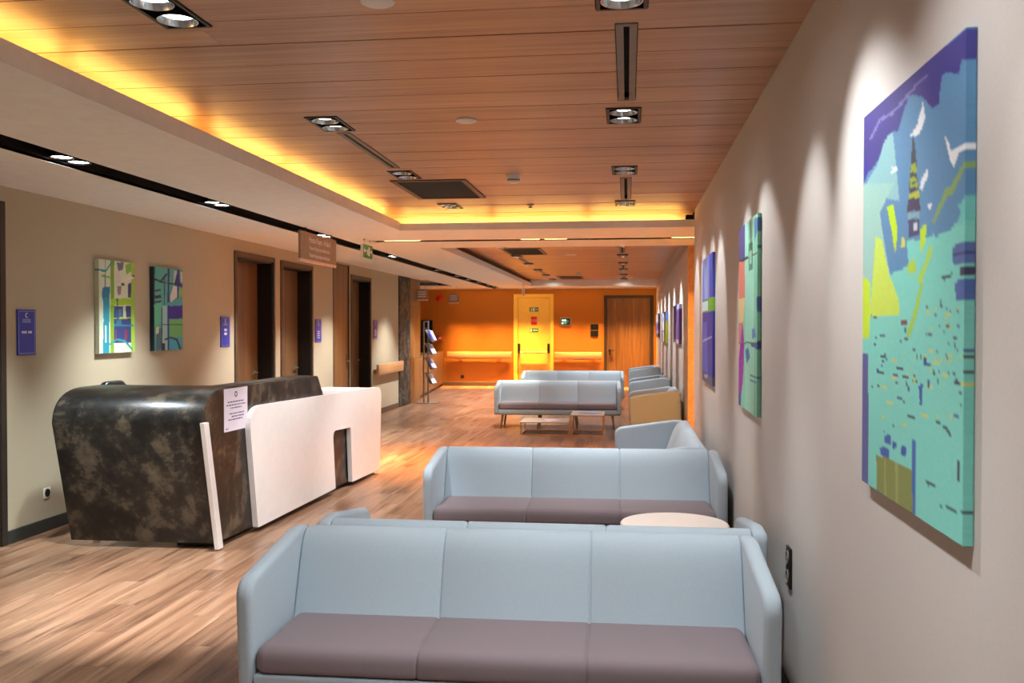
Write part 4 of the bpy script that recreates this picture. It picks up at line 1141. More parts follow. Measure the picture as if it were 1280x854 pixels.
sofa0 = make_seat('sofa', 1.865, (-0.3108, 0.3108), (-0.86, -0.28, 0.28, 0.86))
SG = 'pale blue three-seat sofas'
SOFAS = [(-0.455, 3.27, 0.8, 'pale blue three-seat sofa with taupe seat, largest in the foreground'),
         (-0.40, 4.705, 180.0, 'pale blue sofa standing back to back behind the foreground sofa, only top visible'),
         (-0.351, 5.985, 1.2, 'pale blue three-seat sofa facing the viewer behind the round cream table'),
         (-1.085, 14.36, 2.0, 'pale blue sofa with wooden legs behind the two low coffee tables'),
         (-1.05, 17.75, 2.0, 'pale sofa furthest down the corridor with only its back showing'),
         (-0.12, 7.755, -90.0, 'pale blue sofa set sideways against the right wall, far arm lit white')]
for i, (x, y, rz, lab) in enumerate(SOFAS):
    o = sofa0 if i == 0 else copy_tree(sofa0)
    o.location = (x, y, 0); o.rotation_euler = (0, 0, R(rz))
    setp(o, lab, 'sofa', SG)
arm0 = make_seat('armchair', 0.92, (), (-0.40, 0.40))
for i, (y, lab) in enumerate(((13.12, 'pale blue armchair with orange-lit side nearest along the far right wall'), (16.45, 'pale blue armchair in the middle along the far right wall'), (20.7, 'pale blue armchair furthest along the far right wall'))):
    o = arm0 if i == 0 else copy_tree(arm0)
    o.location = (0.02, y, 0); o.rotation_euler = (0, 0, R(-90))
    setp(o, lab, 'armchair', 'armchairs along the far right wall')

# ------------------------------------------------------------------ tables
t = empty('round_table', (0.265, 5.22, 0), 0, 'round cream side table between the two near sofas', 'table')
lathe('table_top', [(0, 0.47), (0.28, 0.47), (0.30, 0.478), (0.302, 0.492), (0.296, 0.5), (0, 0.5)], 'table_top', t, None, 48)
cyl('column', (0, 0, 0.012), (0, 0, 0.47), 0.028, 'metal', t)
lathe('foot', [(0, 0), (0.2, 0), (0.2, 0.006), (0.05, 0.016), (0.03, 0.03), (0, 0.03)], 'metal', t)

def coffee(x0, x1, y0, y1, z, label):
    t = empty('coffee_table', ((x0 + x1) / 2, (y0 + y1) / 2, 0), 0, label, 'table', 'low coffee tables')
    w, l = (x1 - x0) / 2, (y1 - y0) / 2
    box('table_top', -w, w, -l, l, z - 0.018, z, 'tan_top', t, 0.004, 1)
    b = 0.009
    for s in (-1, 1):
        x = s * (w - 0.012)
        for q in (-1, 1):
            yy = q * (l - 0.012)
            box('leg', x - b, x + b, yy - b, yy + b, 0, z - 0.018, 'rail_wood', t)
        box('floor_bar', x - b, x + b, -l + 0.021, l - 0.021, 0, 2 * b, 'rail_wood', t)
    for q in (-1, 1):
        yy = q * (l - 0.012)
        box('floor_bar', -w + 0.021, w - 0.021, yy - b, yy + b, 0, 2 * b, 'rail_wood', t)
    return t
coffee(-1.57, -0.84, 13.50, 14.10, 0.20, 'lower tan coffee table in front of the middle sofa')
coffee(-0.83, -0.335, 13.48, 14.12, 0.31, 'higher tan coffee table at the right in front of the middle sofa')
def magazine(x, y, z, rz, label, mat):
    m = empty('magazine', (x, y, z), R(rz), label, 'magazine', 'magazines on the coffee tables')
    box('pages', -0.10, 0.10, -0.14, 0.14, 0.0015, 0.009, 'paper', m)
    box('cover', -0.102, 0.102, -0.142, 0.142, 0.009, 0.0105, mat, m)
    box('back_cover', -0.102, 0.102, -0.142, 0.142, 0.0, 0.0015, mat, m)
magazine(-1.12, 13.72, 0.20, 24, 'white magazine lying on the lower coffee table', 'paper')
magazine(-0.55, 13.80, 0.31, 62, 'pale blue magazine lying on the higher coffee table', 'dim_ink')

# ------------------------------------------------------------------ reception desk
dk = empty('reception_desk', (-2.93, 6.27, 0), R(-3.0), 'curved dark mottled reception desk with white front panel', 'reception desk')
DW = 1.10
def bez(p0, p1, p2, p3, n=12):
    return [tuple(sum(c * q[k] for c, q in zip(((1 - t) ** 3, 3 * t * (1 - t) ** 2, 3 * t * t * (1 - t), t ** 3), (p0, p1, p2, p3))) for k in (0, 1)) for t in [i / n for i in range(n + 1)]]
roll = bez((-0.203, 0.92), (-0.195, 1.06), (-0.10, 1.158), (0.17, 1.158))
roll_in = bez((-0.156, 0.925), (-0.148, 1.03), (-0.07, 1.112), (0.175, 1.112))
end_poly = [(0.0, 0.045)] + roll + [(0.36, 1.158), (0.36, 1.112)] + roll_in[::-1] + [(0.05, 0.045)]
ep = loft('end_panel', end_poly, [(-DW, 0.002), (-DW + 0.002, 0), (-0.002, 0), (0.0, 0.001)], 'desk', dk)
for v in ep.data.vertices: v.co.y += 0.075 * v.co.x / DW
side = inset(([(0.0, 0.045)] + roll + round_poly([(0.18, 1.1578), (1.90, 1.158), (2.06, 0.94), (2.15, 0.045)], [0, 0.06, 0.02, 0], 6))[::-1], 0.004)
loft('front_panel', side, [(-0.035, 0.001), (-0.033, 0), (0.006, 0), (0.008, 0.002)], 'desk', dk)
box('ledge', -0.22, -0.037, 0.361, 1.86, 1.115, 1.158, 'desk', dk, 0.008, 2)
box('ledge_support', -0.22, -0.20, 0.37, 1.86, 0.78, 1.115, 'desk', dk, 0.004, 1)
box('worktop', -0.80, -0.222, 0.10, 3.40, 0.72, 0.75, 'white', dk, 0.004, 1)
box('lower_panel', -0.035, 0.0, 2.16, 3.42, 0.045, 0.88, 'desk', dk, 0.003, 1)
box('plinth', -0.36, -0.06, 0.10, 3.30, 0.0, 0.044, 'black', dk)
for fx, fy in ((-DW + 0.09, 0.10), (-DW + 0.09, 3.2)):
    f = lathe('adjustable_foot', [(0, 0), (0.03, 0), (0.03, 0.01), (0.012, 0.016), (0.012, 0.05), (0, 0.05)], 'chrome', dk, (fx, fy, 0), 16)
# white front panel with its arched notch
wp = round_poly([(0.567, 0.04), (0.415, 0.99), (3.615, 0.945), (3.545, 0.04), (2.685, 0.045), (2.635, 0.60), (2.155, 0.615), (2.22, 0.06)],
                [0.012, 0.19, 0.13, 0.012, 0.005, 0.02, 0.07, 0.005], 8)
bm = bmesh.new()
ar = sum(wp[i - 1][0] * wp[i][1] - wp[i][0] * wp[i - 1][1] for i in range(len(wp)))
if ar < 0: wp = wp[::-1]
fr_ = [bm.verts.new((0.055, a, b)) for a, b in wp]
bk_ = [bm.verts.new((0.010, a, b)) for a, b in wp]
for i in range(len(wp)): bm.faces.new((fr_[i - 1], fr_[i], bk_[i], bk_[i - 1]))
from mathutils.geometry import tessellate_polygon
for tri in tessellate_polygon([[Vector((a, b, 0)) for a, b in wp]]):
    bm.faces.new([fr_[i] for i in tri]); bm.faces.new([bk_[i] for i in reversed(tri)])
link('white_panel', to_me(bm, 'white_panel'), 'white', dk)
top = round_poly([(-0.56, 2.07), (0.012, 2.07), (0.012, 3.55), (-0.56, 3.55)], [0.01, 0.005, 0.05, 0.08], 5)
loft('white_counter', top, [(0.895, 0.004), (0.899, 0), (0.931, 0), (0.935, 0.004)], 'white', dk, 'z')
endp = round_poly([(-0.56, 3.50), (0.012, 3.50), (0.012, 3.54), (-0.56, 3.54)], 0.008, 2)
loft('white_end', endp, [(0.045, 0), (0.895, 0)], 'white', dk, 'z')
stp = [(-0.035, 0.01), (0.035, 0.01), (-0.168, 0.935), (-0.235, 0.935)]
loft('white_edge_strip', stp, [(0.009, 0.002), (0.011, 0), (0.040, 0), (0.042, 0.002)], 'white', dk)
# notice taped to the desk front
pp = empty('notice_sheet', (-2.93, 6.27, 0), R(-3.0), 'printed white notice taped to the dark desk front', 'notice')
box('sheet', 0.0086, 0.0096, 0.115, 0.488, 0.83, 1.146, 'paper', pp)
random.seed(5)
def rows(z, a, b):
    y = a
    while y < b:
        l = random.uniform(0.012, 0.04)
        box('print_line', 0.0096, 0.0100, y, min(y + l, b), z - 0.0045, z + 0.0045, 'grey_ink', pp)
        y += l + 0.008
cm = lathe('emblem', [(0.012, -0.0003), (0.022, -0.0003), (0.022, 0.0003), (0.012, 0.0003)], 'grey_ink', pp, (0.0100, 0.30, 1.10)); cm.rotation_euler = (0, R(90), 0)
for z, a, b in ((1.045, 0.17, 0.43), (1.022, 0.15, 0.45), (1.0, 0.21, 0.39), (0.958, 0.20, 0.43), (0.936, 0.23, 0.43), (0.914, 0.18, 0.40), (0.85, 0.14, 0.18)): rows(z, a, b)

# receptionist's chair behind the desk
ch = empty('office_chair', (-3.86, 6.98, 0), 0, 'black office chair peeking over the desk by the wall', 'chair')
bp = round_poly([(-0.19, 0.62), (-0.20, 1.10), (-0.12, 1.165), (0.12, 1.165), (0.20, 1.10), (0.19, 0.62)], [0.06, 0.08, 0.09, 0.09, 0.08, 0.06], 5)
o = loft('backrest', bp, soft(-0.30, -0.24, 0.022), 'black', ch)
sp = round_poly([(-0.23, -0.23), (0.23, -0.23), (0.23, 0.23), (-0.23, 0.23)], 0.07, 5)
loft('seat', sp, [(0.43, 0.02), (0.445, 0), (0.48, 0), (0.495, 0.02)], 'black', ch, 'z')
box('back_bar', -0.33, -0.30, -0.03, 0.03, 0.42, 0.80, 'black', ch, 0.006, 1)
box('seat_bar', -0.33, 0.05, -0.03, 0.03, 0.40, 0.43, 'black', ch, 0.004, 1)
cyl('gas_column', (0, 0, 0.09), (0, 0, 0.41), 0.025, 'metal', ch)
for k in range(5):
    a = 2 * math.pi * k / 5
    p = (0.27 * math.cos(a), 0.27 * math.sin(a))
    cyl('base_arm', (0, 0, 0.10), (p[0], p[1], 0.075), 0.02, 'black', ch, 0.014, 10)
    cyl('caster', (p[0], p[1] - 0.02, 0.03), (p[0], p[1] + 0.02, 0.03), 0.03, 'black', ch, None, 14)

# ------------------------------------------------------------------ paintings
def raster(items, nx, ny, base=(128, 128, 128), speck=0):
    gx, gy = np.meshgrid((np.arange(nx) + 0.5) / nx, (np.arange(ny) + 0.5) / ny)
    img = np.empty((ny, nx, 3)); img[:] = np.array(base) / 255.0
    for r, g, b, s in items:
        p = np.array([float(v) for v in s.split()]).reshape(-1, 2)
        ins = np.zeros(gx.shape, bool)
        for i in range(len(p)):
            (x0, y0), (x1, y1) = p[i - 1], p[i]
            if y0 == y1: continue
            c = ((gy < y0) != (gy < y1)) & (gx < (x1 - x0) * (gy - y0) / (y1 - y0) + x0)
            ins ^= c
        img[ins] = np.array((r, g, b)) / 255.0
    rs = np.random.RandomState(3)
    img *= 1 + 0.03 * (rs.rand(ny, nx, 1) - 0.5)
    return np.clip(img, 0, 1)

def painting(img, side, y_left, y_right, z_top, z_bot, xwall, depth, label, group):
    """stretched canvas: printed front grid plus its four wrapped sides"""
    ny, nx, _ = img.shape
    lin_img = np.where(img <= 0.04045, img / 12.92, ((img + 0.055) / 1.055) ** 2.4)
    xf = xwall - depth if side == 'right' else xwall + depth
    cy, cz = (y_left + y_right) / 2, (z_top + z_bot) / 2
    ys = np.linspace(y_left, y_right, nx) - cy
    zs = np.linspace(z_top, z_bot, ny) - cz
    verts, cols, faces = [], [], []
    for j in range(ny):
        for i in range(nx):
            verts.append((0.0, ys[i], zs[j])); cols.append((*lin_img[j, i], 1.0))
    for j in range(ny - 1):
        for i in range(nx - 1):
            a = j * nx + i
            faces.append((a, a + 1, a + nx + 1, a + nx))
    ring = [i for i in range(nx)] + [j * nx + nx - 1 for j in range(1, ny)] + [(ny - 1) * nx + i for i in range(nx - 2, -1, -1)] + [j * nx for j in range(ny - 2, 0, -1)]
    start = len(verts)
    for r in ring:
        v = verts[r]; verts.append((xwall - xf, v[1], v[2])); cols.append(cols[r])
    n = len(ring)
    for k in range(n): faces.append((ring[k], ring[(k + 1) % n], start + (k + 1) % n, start + k))
    faces.append(tuple(range(start, start + n)))
    me = bpy.data.meshes.new('canvas')
    me.from_pydata(verts, [], faces); me.update()
    at = me.color_attributes.new('print', 'FLOAT_COLOR', 'POINT')
    at.data.foreach_set('color', np.array(cols, dtype=np.float32).ravel())
    bm = bmesh.new(); bm.from_mesh(me); bmesh.ops.recalc_face_normals(bm, faces=bm.faces); bm.to_mesh(me); bm.free()
    o = link('painting', me, 'art', None, (xf + (-0.002 if side == 'right' else 0.002), cy, cz))
    return setp(o, label, 'painting', group)

GR, GL = 'paintings on the right wall', 'paintings on the left wall'
painting(raster(ART['P1'], 110, 170), 'right', 2.714, 1.922, 2.192, 1.164, XR, 0.02, 'large turquoise city painting with a tower and white gulls, nearest on right wall', GR)
painting(raster(ART['P2'], 60, 120), 'right', 5.634, 4.851, 2.186, 1.136, XR, 0.02, 'mint city painting with purple and salmon stripes on the right wall', GR)
painting(raster(ART['P3'], 40, 110), 'right', 8.328, 7.346, 2.190, 1.134, XR, 0.02, 'deep blue painting with a bright green band on the right wall', GR)
painting(raster(ART['L1'], 70, 110), 'left', 7.365, 7.937, 2.183, 1.373, XL, 0.04, 'lime and turquoise city painting, left one behind the reception desk', GL)
painting(raster(ART['L2'], 70, 110), 'left', 8.281, 8.854, 2.182, 1.372, XL, 0.04, 'teal and indigo city painting, right one behind the reception desk', GL)
F1 = [(96, 70, 150, '0 0 1 0 1 1 0 1'), (70, 60, 150, '0.2 0 0.6 0 0.5 0.3 0.3 0.25'), (150, 160, 210, '0.55 0 1 0 1 0.12 0.6 0.15'), (130, 100, 175, '0.2 0.2 0.35 0.2 0.4 0.95 0.25 0.95'), (60, 40, 110, '0.85 0.15 1 0.15 1 0.9 0.85 0.9'), (180, 170, 190, '0.1 0.9 0.9 0.88 0.9 1 0.1 1'), (110, 90, 160, '0.5 0.5 0.7 0.45 0.7 0.9 0.5 0.9')]
F2 = [(90, 120, 190, '0 0 1 0 1 1 0 1'), (150, 190, 225, '0.2 0.05 0.8 0.05 0.8 0.3 0.2 0.3'), (210, 215, 225, '0.2 0.3 0.6 0.3 0.6 0.6 0.2 0.6'), (150, 165, 50, '0.6 0.35 1 0.3 1 1 0.6 1'), (60, 50, 130, '0 0.2 0.2 0.2 0.2 1 0 1'), (200, 205, 170, '0.3 0.65 0.6 0.65 0.6 0.95 0.3 0.95')]
F3 = [(150, 160, 190, '0 0 1 0 1 1 0 1'), (90, 100, 170, '0 0.45 1 0.4 1 0.7 0 0.75'), (200, 205, 215, '0.2 0.05 0.8 0.05 0.8 0.35 0.2 0.35'), (70, 80, 120, '0.2 0.85 1 0.85 1 1 0.2 1')]
painting(raster(F1, 30, 60), 'right', 14.85, 13.2, 1.93, 1.36, XF, 0.04, 'violet painting on the far right wall, nearest of three', GR)
painting(raster(F2, 30, 60), 'right', 19.9, 17.6, 1.90, 1.29, XF, 0.04, 'blue and olive painting on the far right wall, middle of three', GR)
painting(raster(F3, 30, 60), 'right', 23.9, 22.1, 1.93, 1.36, XF, 0.04, 'pale blue painting on the far right wall, furthest of three', GR)

# ------------------------------------------------------------------ signs
WALL_TXT = (R(90), 0, R(90))
def plaque(y0, y1, z0, z1, label, style):
    cy, cz = (y0 + y1) / 2, (z0 + z1) / 2
    d = empty('wall_plaque', (XL, cy, cz), 0, label, 'sign', 'blue wall plaques')
    w, h = (y1 - y0) / 2, (z1 - z0) / 2
    box('plate', 0.0, 0.012, -w, w, -h, h, 'blue_sign', d, 0.002, 1)
    e = 0.012
    bm = bmesh.new(); x0, x1 = 0.012, 0.0126
    for b in ((-w + e, w - e, -h + e, -h + e + 0.004), (-w + e, w - e, h - e - 0.004, h - e), (-w + e, -w + e + 0.004, -h + e + .004, h - e - .004), (w - e - 0.004, w - e, -h + e + .004, h - e - .004)):
        add_box(bm, x0, x1, *b)
    link('border_line', to_me(bm), 'dim_ink', d)
    # crescent emblem
    bm = bmesh.new(); vs = []
    for k in range(13):
        a = R(50 + k * 260 / 12); vs.append((0.02 * math.cos(a), 0.02 * math.sin(a)))
    for k in range(12, -1, -1):
        a = R(50 + k * 260 / 12); vs.append((0.006 + 0.014 * math.cos(a), 0.014 * math.sin(a)))
    n = 13
    vv = [bm.verts.new((0.0128, p[0], p[1] + h * 0.74)) for p in vs]
    for k in range(n - 1): bm.faces.new((vv[k], vv[k + 1], vv[2 * n - 2 - k], vv[2 * n - 1 - k]))
    link('emblem', to_me(bm), 'ink', d)
    for k, (a, z) in enumerate(((0.05, h * 0.55), (0.05, h * 0.46))):
        for q in range(6):
            yy = -a + q * a / 3
            box('small_print', 0.012, 0.0128, yy, yy + a / 3 - 0.005, z - 0.006, z + 0.006, 'dim_ink', d)
    if style == 'word':
        for q in range(8):
            yy = -0.06 + q * 0.015
            if q == 4: continue
            box('main_print', 0.012, 0.0128, yy, yy + 0.012, -0.008, 0.010, 'ink', d)
    elif style == 'figures':
        for s in (-1, 1):
            box('main_print', 0.012, 0.0128, -0.035, 0.035, s * 0.022 - 0.014, s * 0.022 + 0.014, 'ink', d)
    else:
        for s in range(4):
            box('main_print', 0.012, 0.0128, -0.05, 0.05, -0.02 - s * 0.03, -0.008 - s * 0.03, 'ink', d)
plaque(6.347, 6.56, 1.388, 1.733, 'blue wall plaque by the left edge of the picture', 'word')
plaque(9.81, 10.04, 1.376, 1.717, 'blue wall plaque beside the nearest wooden door niche', 'figures')
plaque(12.95, 13.22, 1.379, 1.717, 'blue wall plaque between door niche and tall orange panel', 'lines')
plaque(16.05, 16.30, 1.39, 1.73, 'blue wall plaque above the short handrail', 'lines')

def wires(d, pts, top):
    for x, y, z in pts:
        cyl('hanging_wire', (x, y, z), (x, y, top), 0.0022, 'metal', d, None, 6)
        lathe('wire_anchor', [(0, -0.012), (0.008, -0.012), (0.008, 0), (0, 0)], 'grey_fr', d, (x, y, top), 10)
hs = empty('hanging_sign', (-3.29, 9.55, 2.30), 0, 'brown hanging sign for patient registration beside the black slot', 'sign', 'brown hanging signs')
box('board', -0.012, 0.012, -0.575, 0.575, 0.0, 0.283, 'brown_sign', hs, 0.002, 1)
box('bottom_edge', -0.013, 0.013, -0.575, 0.575, -0.028, 0.0, 'cream', hs, 0.002, 1)
text('sign_print', 'Hasta Kay\u0131t - Kabul', 0.088, 'ink', hs, (0.0125, 0.02, 0.21), WALL_TXT)
text('sign_print', 'Patient Registration-Admission', 0.058, 'ink', hs, (0.0125, 0.02, 0.125), WALL_TXT, sx=0.92)
text('sign_print', 'Patient Registration-Admission', 0.058, 'ink', hs, (0.0125, 0.02, 0.05), WALL_TXT, sx=0.92)
wires(hs, [(0, -0.39, 0.283), (0, 0.43, 0.283)], ZS - 2.30)

ex = empty('exit_sign', (-3.05, 10.58, 2.415), 0, 'green illuminated running-man exit sign hanging from the ceiling', 'sign')
box('panel', -0.012, 0.012, -0.20, 0.20, 0, 0.155, 'green_sign', ex, 0.003, 1)
box('side_edge', -0.014, 0.014, -0.216, -0.201, -0.002, 0.157, 'plastic', ex, 0.002, 1)
def flat(name, pts, x, mat, parent):
    bm = bmesh.new()
    a = [bm.verts.new((x, p[0], p[1])) for p in pts]; b = [bm.verts.new((x + 0.0015, p[0], p[1])) for p in pts]
    for i in range(len(pts)): bm.faces.new((a[i - 1], a[i], b[i], b[i - 1]))
    bm.faces.new(a); bm.faces.new(b[::-1])
    bmesh.ops.triangulate(bm, faces=[f for f in bm.faces if len(f.verts) > 4])
    return link(name, to_me(bm), mat, parent)
flat('door_symbol', [(0.02, 0.025), (0.075, 0.025), (0.075, 0.13), (0.02, 0.13)], 0.0122, 'ink', ex)
flat('running_figure', [(-0.045, 0.03), (-0.02, 0.055), (-0.005, 0.03), (0.01, 0.035), (-0.002, 0.07), (0.002, 0.1), (-0.02, 0.1), (-0.05, 0.085), (-0.046, 0.076), (-0.02, 0.085), (-0.028, 0.06), (-0.055, 0.035)], 0.0122, 'ink', ex)
flat('arrow', [(-0.17, 0.078), (-0.13, 0.11), (-0.13, 0.088), (-0.08, 0.088), (-0.08, 0.068), (-0.13, 0.068), (-0.13, 0.046)], 0.0122, 'ink', ex)
flat('arrow', [(0.17, 0.078), (0.14, 0.105), (0.14, 0.088), (0.10, 0.088), (0.10, 0.068), (0.14, 0.068), (0.14, 0.05)], 0.0122, 'ink', ex)
wires(ex, [(0, -0.12, 0.155), (0, 0.12, 0.155)], ZS - 2.415)

for x, y, z0, z1, w, lab in ((-4.40, 19.5, 2.17, 2.42, 0.13, 'small brown hanging sign beside the wooden wall panel'), (-4.36, 22.95, 2.20, 2.45, 0.13, 'small brown hanging sign in front of the orange end wall')):
    d = empty('hanging_sign', (x, y, z0), 0, lab, 'sign', 'brown hanging signs')
    box('board', -w, w, -0.012, 0.012, 0.03, z1 - z0, 'brown_sign', d, 0.002, 1)
    box('bottom_edge', -w, w, -0.013, 0.013, 0, 0.03, 'cream', d, 0.002, 1)
    for k in range(3):
        box('sign_print', -w * 0.7, w * 0.7, -0.0128, -0.012, 0.08 + k * 0.05, 0.10 + k * 0.05, 'ink', d)
    wires(d, [(-w * 0.6, 0, z1 - z0), (w * 0.6, 0, z1 - z0)], ZS - z0)
d = empty('hanging_sign', (-2.48, 22.0, 2.36), 0, 'white hanging sign seen edge-on before the yellow door', 'sign')
box('board', -0.015, 0.015, -0.18, 0.18, 0, 0.16, 'plastic', d, 0.003, 1)
wires(d, [(0, -0.1, 0.16), (0, 0.1, 0.16)], ZS - 2.36)
d = empty('security_camera', (-3.27, 22.6, ZS), 0, 'small white camera under the ceiling near the end of the black slot', 'camera')
lathe('mount', [(0, -0.03), (0.04, -0.03), (0.05, 0), (0, 0)], 'plastic', d)
lathe('dome', [(0, -0.085), (0.025, -0.08), (0.04, -0.06), (0.045, -0.03), (0, -0.03)], 'black', d)

# ------------------------------------------------------------------ things on the walls
def rail_y(y0, y1, z0, z1, label):
    d = empty('handrail', (XL, (y0 + y1) / 2, 0), 0, label, 'handrail', 'wooden bumper handrails')
    l = (y1 - y0) / 2
    box('board', 0.05, 0.10, -l, l, z0, z1, 'rail_wood', d, 0.012, 2)
    for s in (-0.6, 0.6): box('bracket', 0.0, 0.05, s * l - 0.04, s * l + 0.04, z0 + 0.05, z1 - 0.05, 'base_brown', d)
rail_y(16.08, 17.93, 0.735, 0.93, 'short wooden handrail on the left wall before the marble column')
def rail_x(x0, x1, z0, z1, label):
    d = empty('handrail', ((x0 + x1) / 2, YE, 0), 0, label, 'handrail', 'wooden bumper handrails')
    l = (x1 - x0) / 2
    box('board', -l, l, -0.10, -0.05, z0, z1, 'rail_x', d, 0.012, 2)
    for s in (-0.6, 0.6): box('bracket', s * l - 0.04, s * l + 0.04, -0.05, 0.0, z0 + 0.05, z1 - 0.05, 'base_brown', d)
M['rail_x'] = wood('rail veneer across', (176, 128, 84), (198, 152, 108), (214, 170, 128), 'x', 0.4, 0.04)
rail_x(-4.86, -3.10, 0.735, 0.93, 'wooden handrail on the end wall left of the yellow door')
rail_x(-1.93, -0.67, 0.725, 0.93, 'wooden handrail on the end wall between its two doors')

d = empty('wall_socket', (XR, 3.98, 0.588), 0, 'black double socket on the right wall beside the foreground sofa', 'socket')
box('plate', -0.012, 0.0, -0.045, 0.045, -0.085, 0.085, 'black', d, 0.004, 2)
for s in (-0.04, 0.04):
    o = lathe('socket_insert', [(0, 0), (0.024, 0), (0.024, 0.003), (0.03, 0.003), (0.03, -0.002), (0, -0.002)], 'grey_fr', d, (-0.013, 0, s), 20); o.rotation_euler = (0, R(-90), 0)
    for q in (-0.009, 0.009):
        cyl('pin_hole', (-0.0134, q, s), (-0.0128, q, s), 0.003, 'ink', d, None, 8)
d = empty('wall_socket', (XL, 6.69, 0.30), 0, 'single socket low on the left wall behind the desk end', 'socket')
box('plate', 0.0, 0.01, -0.042, 0.042, -0.042, 0.042, 'plastic', d, 0.004, 2)
o = lathe('socket_insert', [(0, 0), (0.024, 0), (0.024, 0.002), (0.032, 0.002), (0.032, -0.002), (0, -0.002)], 'black', d, (0.011, 0, 0), 20); o.rotation_euler = (0, R(90), 0)
d = empty('wall_socket', (-4.455, YE, 0.25), 0, 'dark socket low on the end wall', 'socket')
box('plate', -0.05, 0.05, -0.01, 0.0, -0.045, 0.045, 'dark_frame', d, 0.004, 2)
o = lathe('socket_insert', [(0, 0), (0.024, 0), (0.024, 0.002), (0.032, 0.002), (0.032, -0.002), (0, -0.002)], 'black', d, (0, -0.011, 0), 20); o.rotation_euler = (R(90), 0, 0)

d = empty('control_screen', (-1.64, YE, 1.75), 0, 'small lit control screen with pale frame on the orange end wall', 'screen')
box('frame', -0.15, 0.15, -0.03, 0.0, -0.11, 0.11, 'metal', d, 0.01, 2)
box('display', -0.12, 0.12, -0.033, -0.03, -0.08, 0.08, 'black', d)
M['glow'] = emit('screen graphics', (0.5, 1.0, 0.85), 1.3)
box('screen_row', -0.10, 0.02, -0.0345, -0.033, 0.015, 0.05, 'glow', d)
box('screen_row', -0.10, -0.06, -0.0345, -0.033, -0.065, -0.02, 'glow', d)
box('screen_row', 0.05, 0.07, -0.0345, -0.033, -0.03, 0.04, 'screen', d)
box('screen_row', -0.04, 0.03, -0.0345, -0.033, -0.06, 0.0, 'screen', d)
d = empty('wall_panel_box', (-0.87, YE, 1.515), 0, 'black two-part control panel beside the brown end door', 'control panel')
box('upper_plate', -0.105, 0.105, -0.02, 0.0, 0.004, 0.17, 'black', d, 0.006, 1)
box('lower_plate', -0.105, 0.105, -0.02, 0.0, -0.17, -0.004, 'black', d, 0.006, 1)
box('button', -0.02, 0.02, -0.024, -0.02, 0.08, 0.12, 'dark_frame', d)
d = empty('fire_call_point', (-5.075, YE, 1.295), 0, 'red fire alarm call point on the orange end wall', 'fire alarm')
box('case', -0.06, 0.06, -0.05, 0.0, -0.06, 0.06, 'red', d, 0.01, 2)
box('press_plate', -0.035, 0.035, -0.054, -0.05, -0.025, 0.03, 'ink', d)
d = empty('alarm_bell', (-5.09, YE, 2.386), 0, 'dark red round alarm sounder high on the end wall', 'alarm')
o = lathe('bell', [(0, 0.06), (0.05, 0.055), (0.085, 0.035), (0.09, 0.0), (0, 0)], 'red', d, (0, -0.02, 0)); o.rotation_euler = (R(90), 0, 0)
o = lathe('mount', [(0, 0.02), (0.06, 0.02), (0.06, 0), (0, 0)], 'dark_frame', d); o.rotation_euler = (R(90), 0, 0)

# ------------------------------------------------------------------ far lobby: counter, black display, brochure stand
ct = empty('lobby_counter', (-4.9, 22.2, 0), 0, 'low wooden counter in front of the orange end wall', 'counter')
cp = [(0.385, -2.395), (-0.065, 2.45), (-0.6, 2.45), (-0.6, -2.395)]
loft('body', cp, [(0.08, 0.012), (0.90, 0.012)], 'door_wood', ct, 'z', None)
loft('plinth', cp, [(0.0, 0.04), (0.08, 0.04)], 'dark_frame', ct, 'z', None)
loft('counter_top', cp, [(0.90, 0.0), (0.935, 0.0)], 'door_wood', ct, 'z', None)
for k in range(4):
    t0, t1 = k / 4, (k + 1) / 4
    a = Vector((0.385 - 0.45 * t0, -2.395 + 4.845 * t0)); b = Vector((0.385 - 0.45 * t1, -2.395 + 4.845 * t1))
    n = Vector((4.845, 0.45)).normalized()
    g = (b - a).normalized() * 0.004
    q = [a + g - n * 0.011, b - g - n * 0.011, b - g + n * 0.004 - n * 0.004, a + g]
    loft('front_panel', [tuple(v) for v in q], [(0.09, 0), (0.89, 0)], 'door_wood', ct, 'z', None)
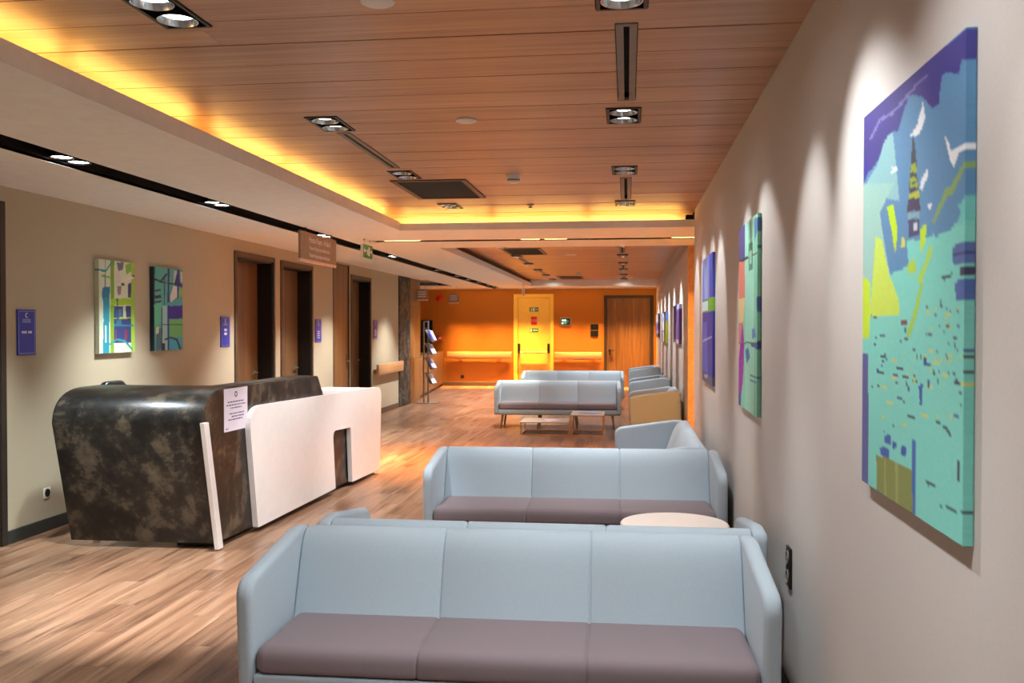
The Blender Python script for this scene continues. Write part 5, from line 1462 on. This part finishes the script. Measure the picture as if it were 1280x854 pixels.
d = empty('display_totem', (-5.175, 23.5, 0.935), 0, 'tall black display standing on the far wooden counter', 'display')
box('foot', -0.10, 0.10, -0.06, 0.06, 0, 0.012, 'black', d, 0.003, 1)
box('case', -0.155, 0.155, -0.02, 0.02, 0.012, 0.85, 'black', d, 0.006, 1)
box('screen', -0.14, 0.14, -0.022, -0.02, 0.05, 0.82, 'void', d)

st = empty('brochure_stand', (-4.16, 18.97, 0), R(-12), 'silver brochure stand with tilted trays by the marble column', 'brochure stand')
box('base_plate', -0.25, 0.20, -0.16, 0.16, 0, 0.012, 'metal', st, 0.004, 1)
for s in (-0.05, 0.05):
    box('post', s - 0.014 - 0.04, s + 0.014 - 0.04, -0.014, 0.014, 0.012, 1.72 if s < 0 else 1.70, 'metal', st, 0.003, 1)
box('top_bar', -0.076, 0.024, -0.014, 0.014, 1.70, 1.73, 'metal', st, 0.003, 1)
box('cross_bar', -0.076, 0.024, -0.012, 0.012, 1.56, 1.585, 'metal', st)
for k, z in enumerate((1.30, 1.02, 0.72, 0.40)):
    tray = box('tray', -0.006, 0.006, -0.12, 0.12, -0.14, 0.14, 'metal', st)
    tray.location = (0.055, 0, z + 0.12); tray.rotation_euler = (0, R(-28), 0)
    lip = box('tray_lip', -0.03, 0.03, -0.12, 0.12, -0.14, -0.13, 'metal', tray); lip.location = (0.03, 0, -0.135)
    br = empty('brochure', (0, 0, 0), 0, 'leaflets standing in %s tray of the silver brochure stand' % ('top', 'second', 'third', 'lowest')[k], 'leaflets', 'leaflets in the brochure stand')
    br.location = st.matrix_world @ Vector((0, 0, 0)) if False else (-4.16, 18.97, 0)
    br.rotation_euler = (0, 0, R(-12))
    for sy, zz_, mt in ((-0.055, 0.0, ('blue_sign', 'dim_ink', 'dim_ink', 'paper')[k]), (0.055, -0.01, 'paper')):
        b1 = box('sheet', -0.003, 0.003, -0.05, 0.05, -0.105, 0.12, mt, br)
        b1.location = (0.102, sy, z + 0.124); b1.rotation_euler = (0, R(-28), 0)
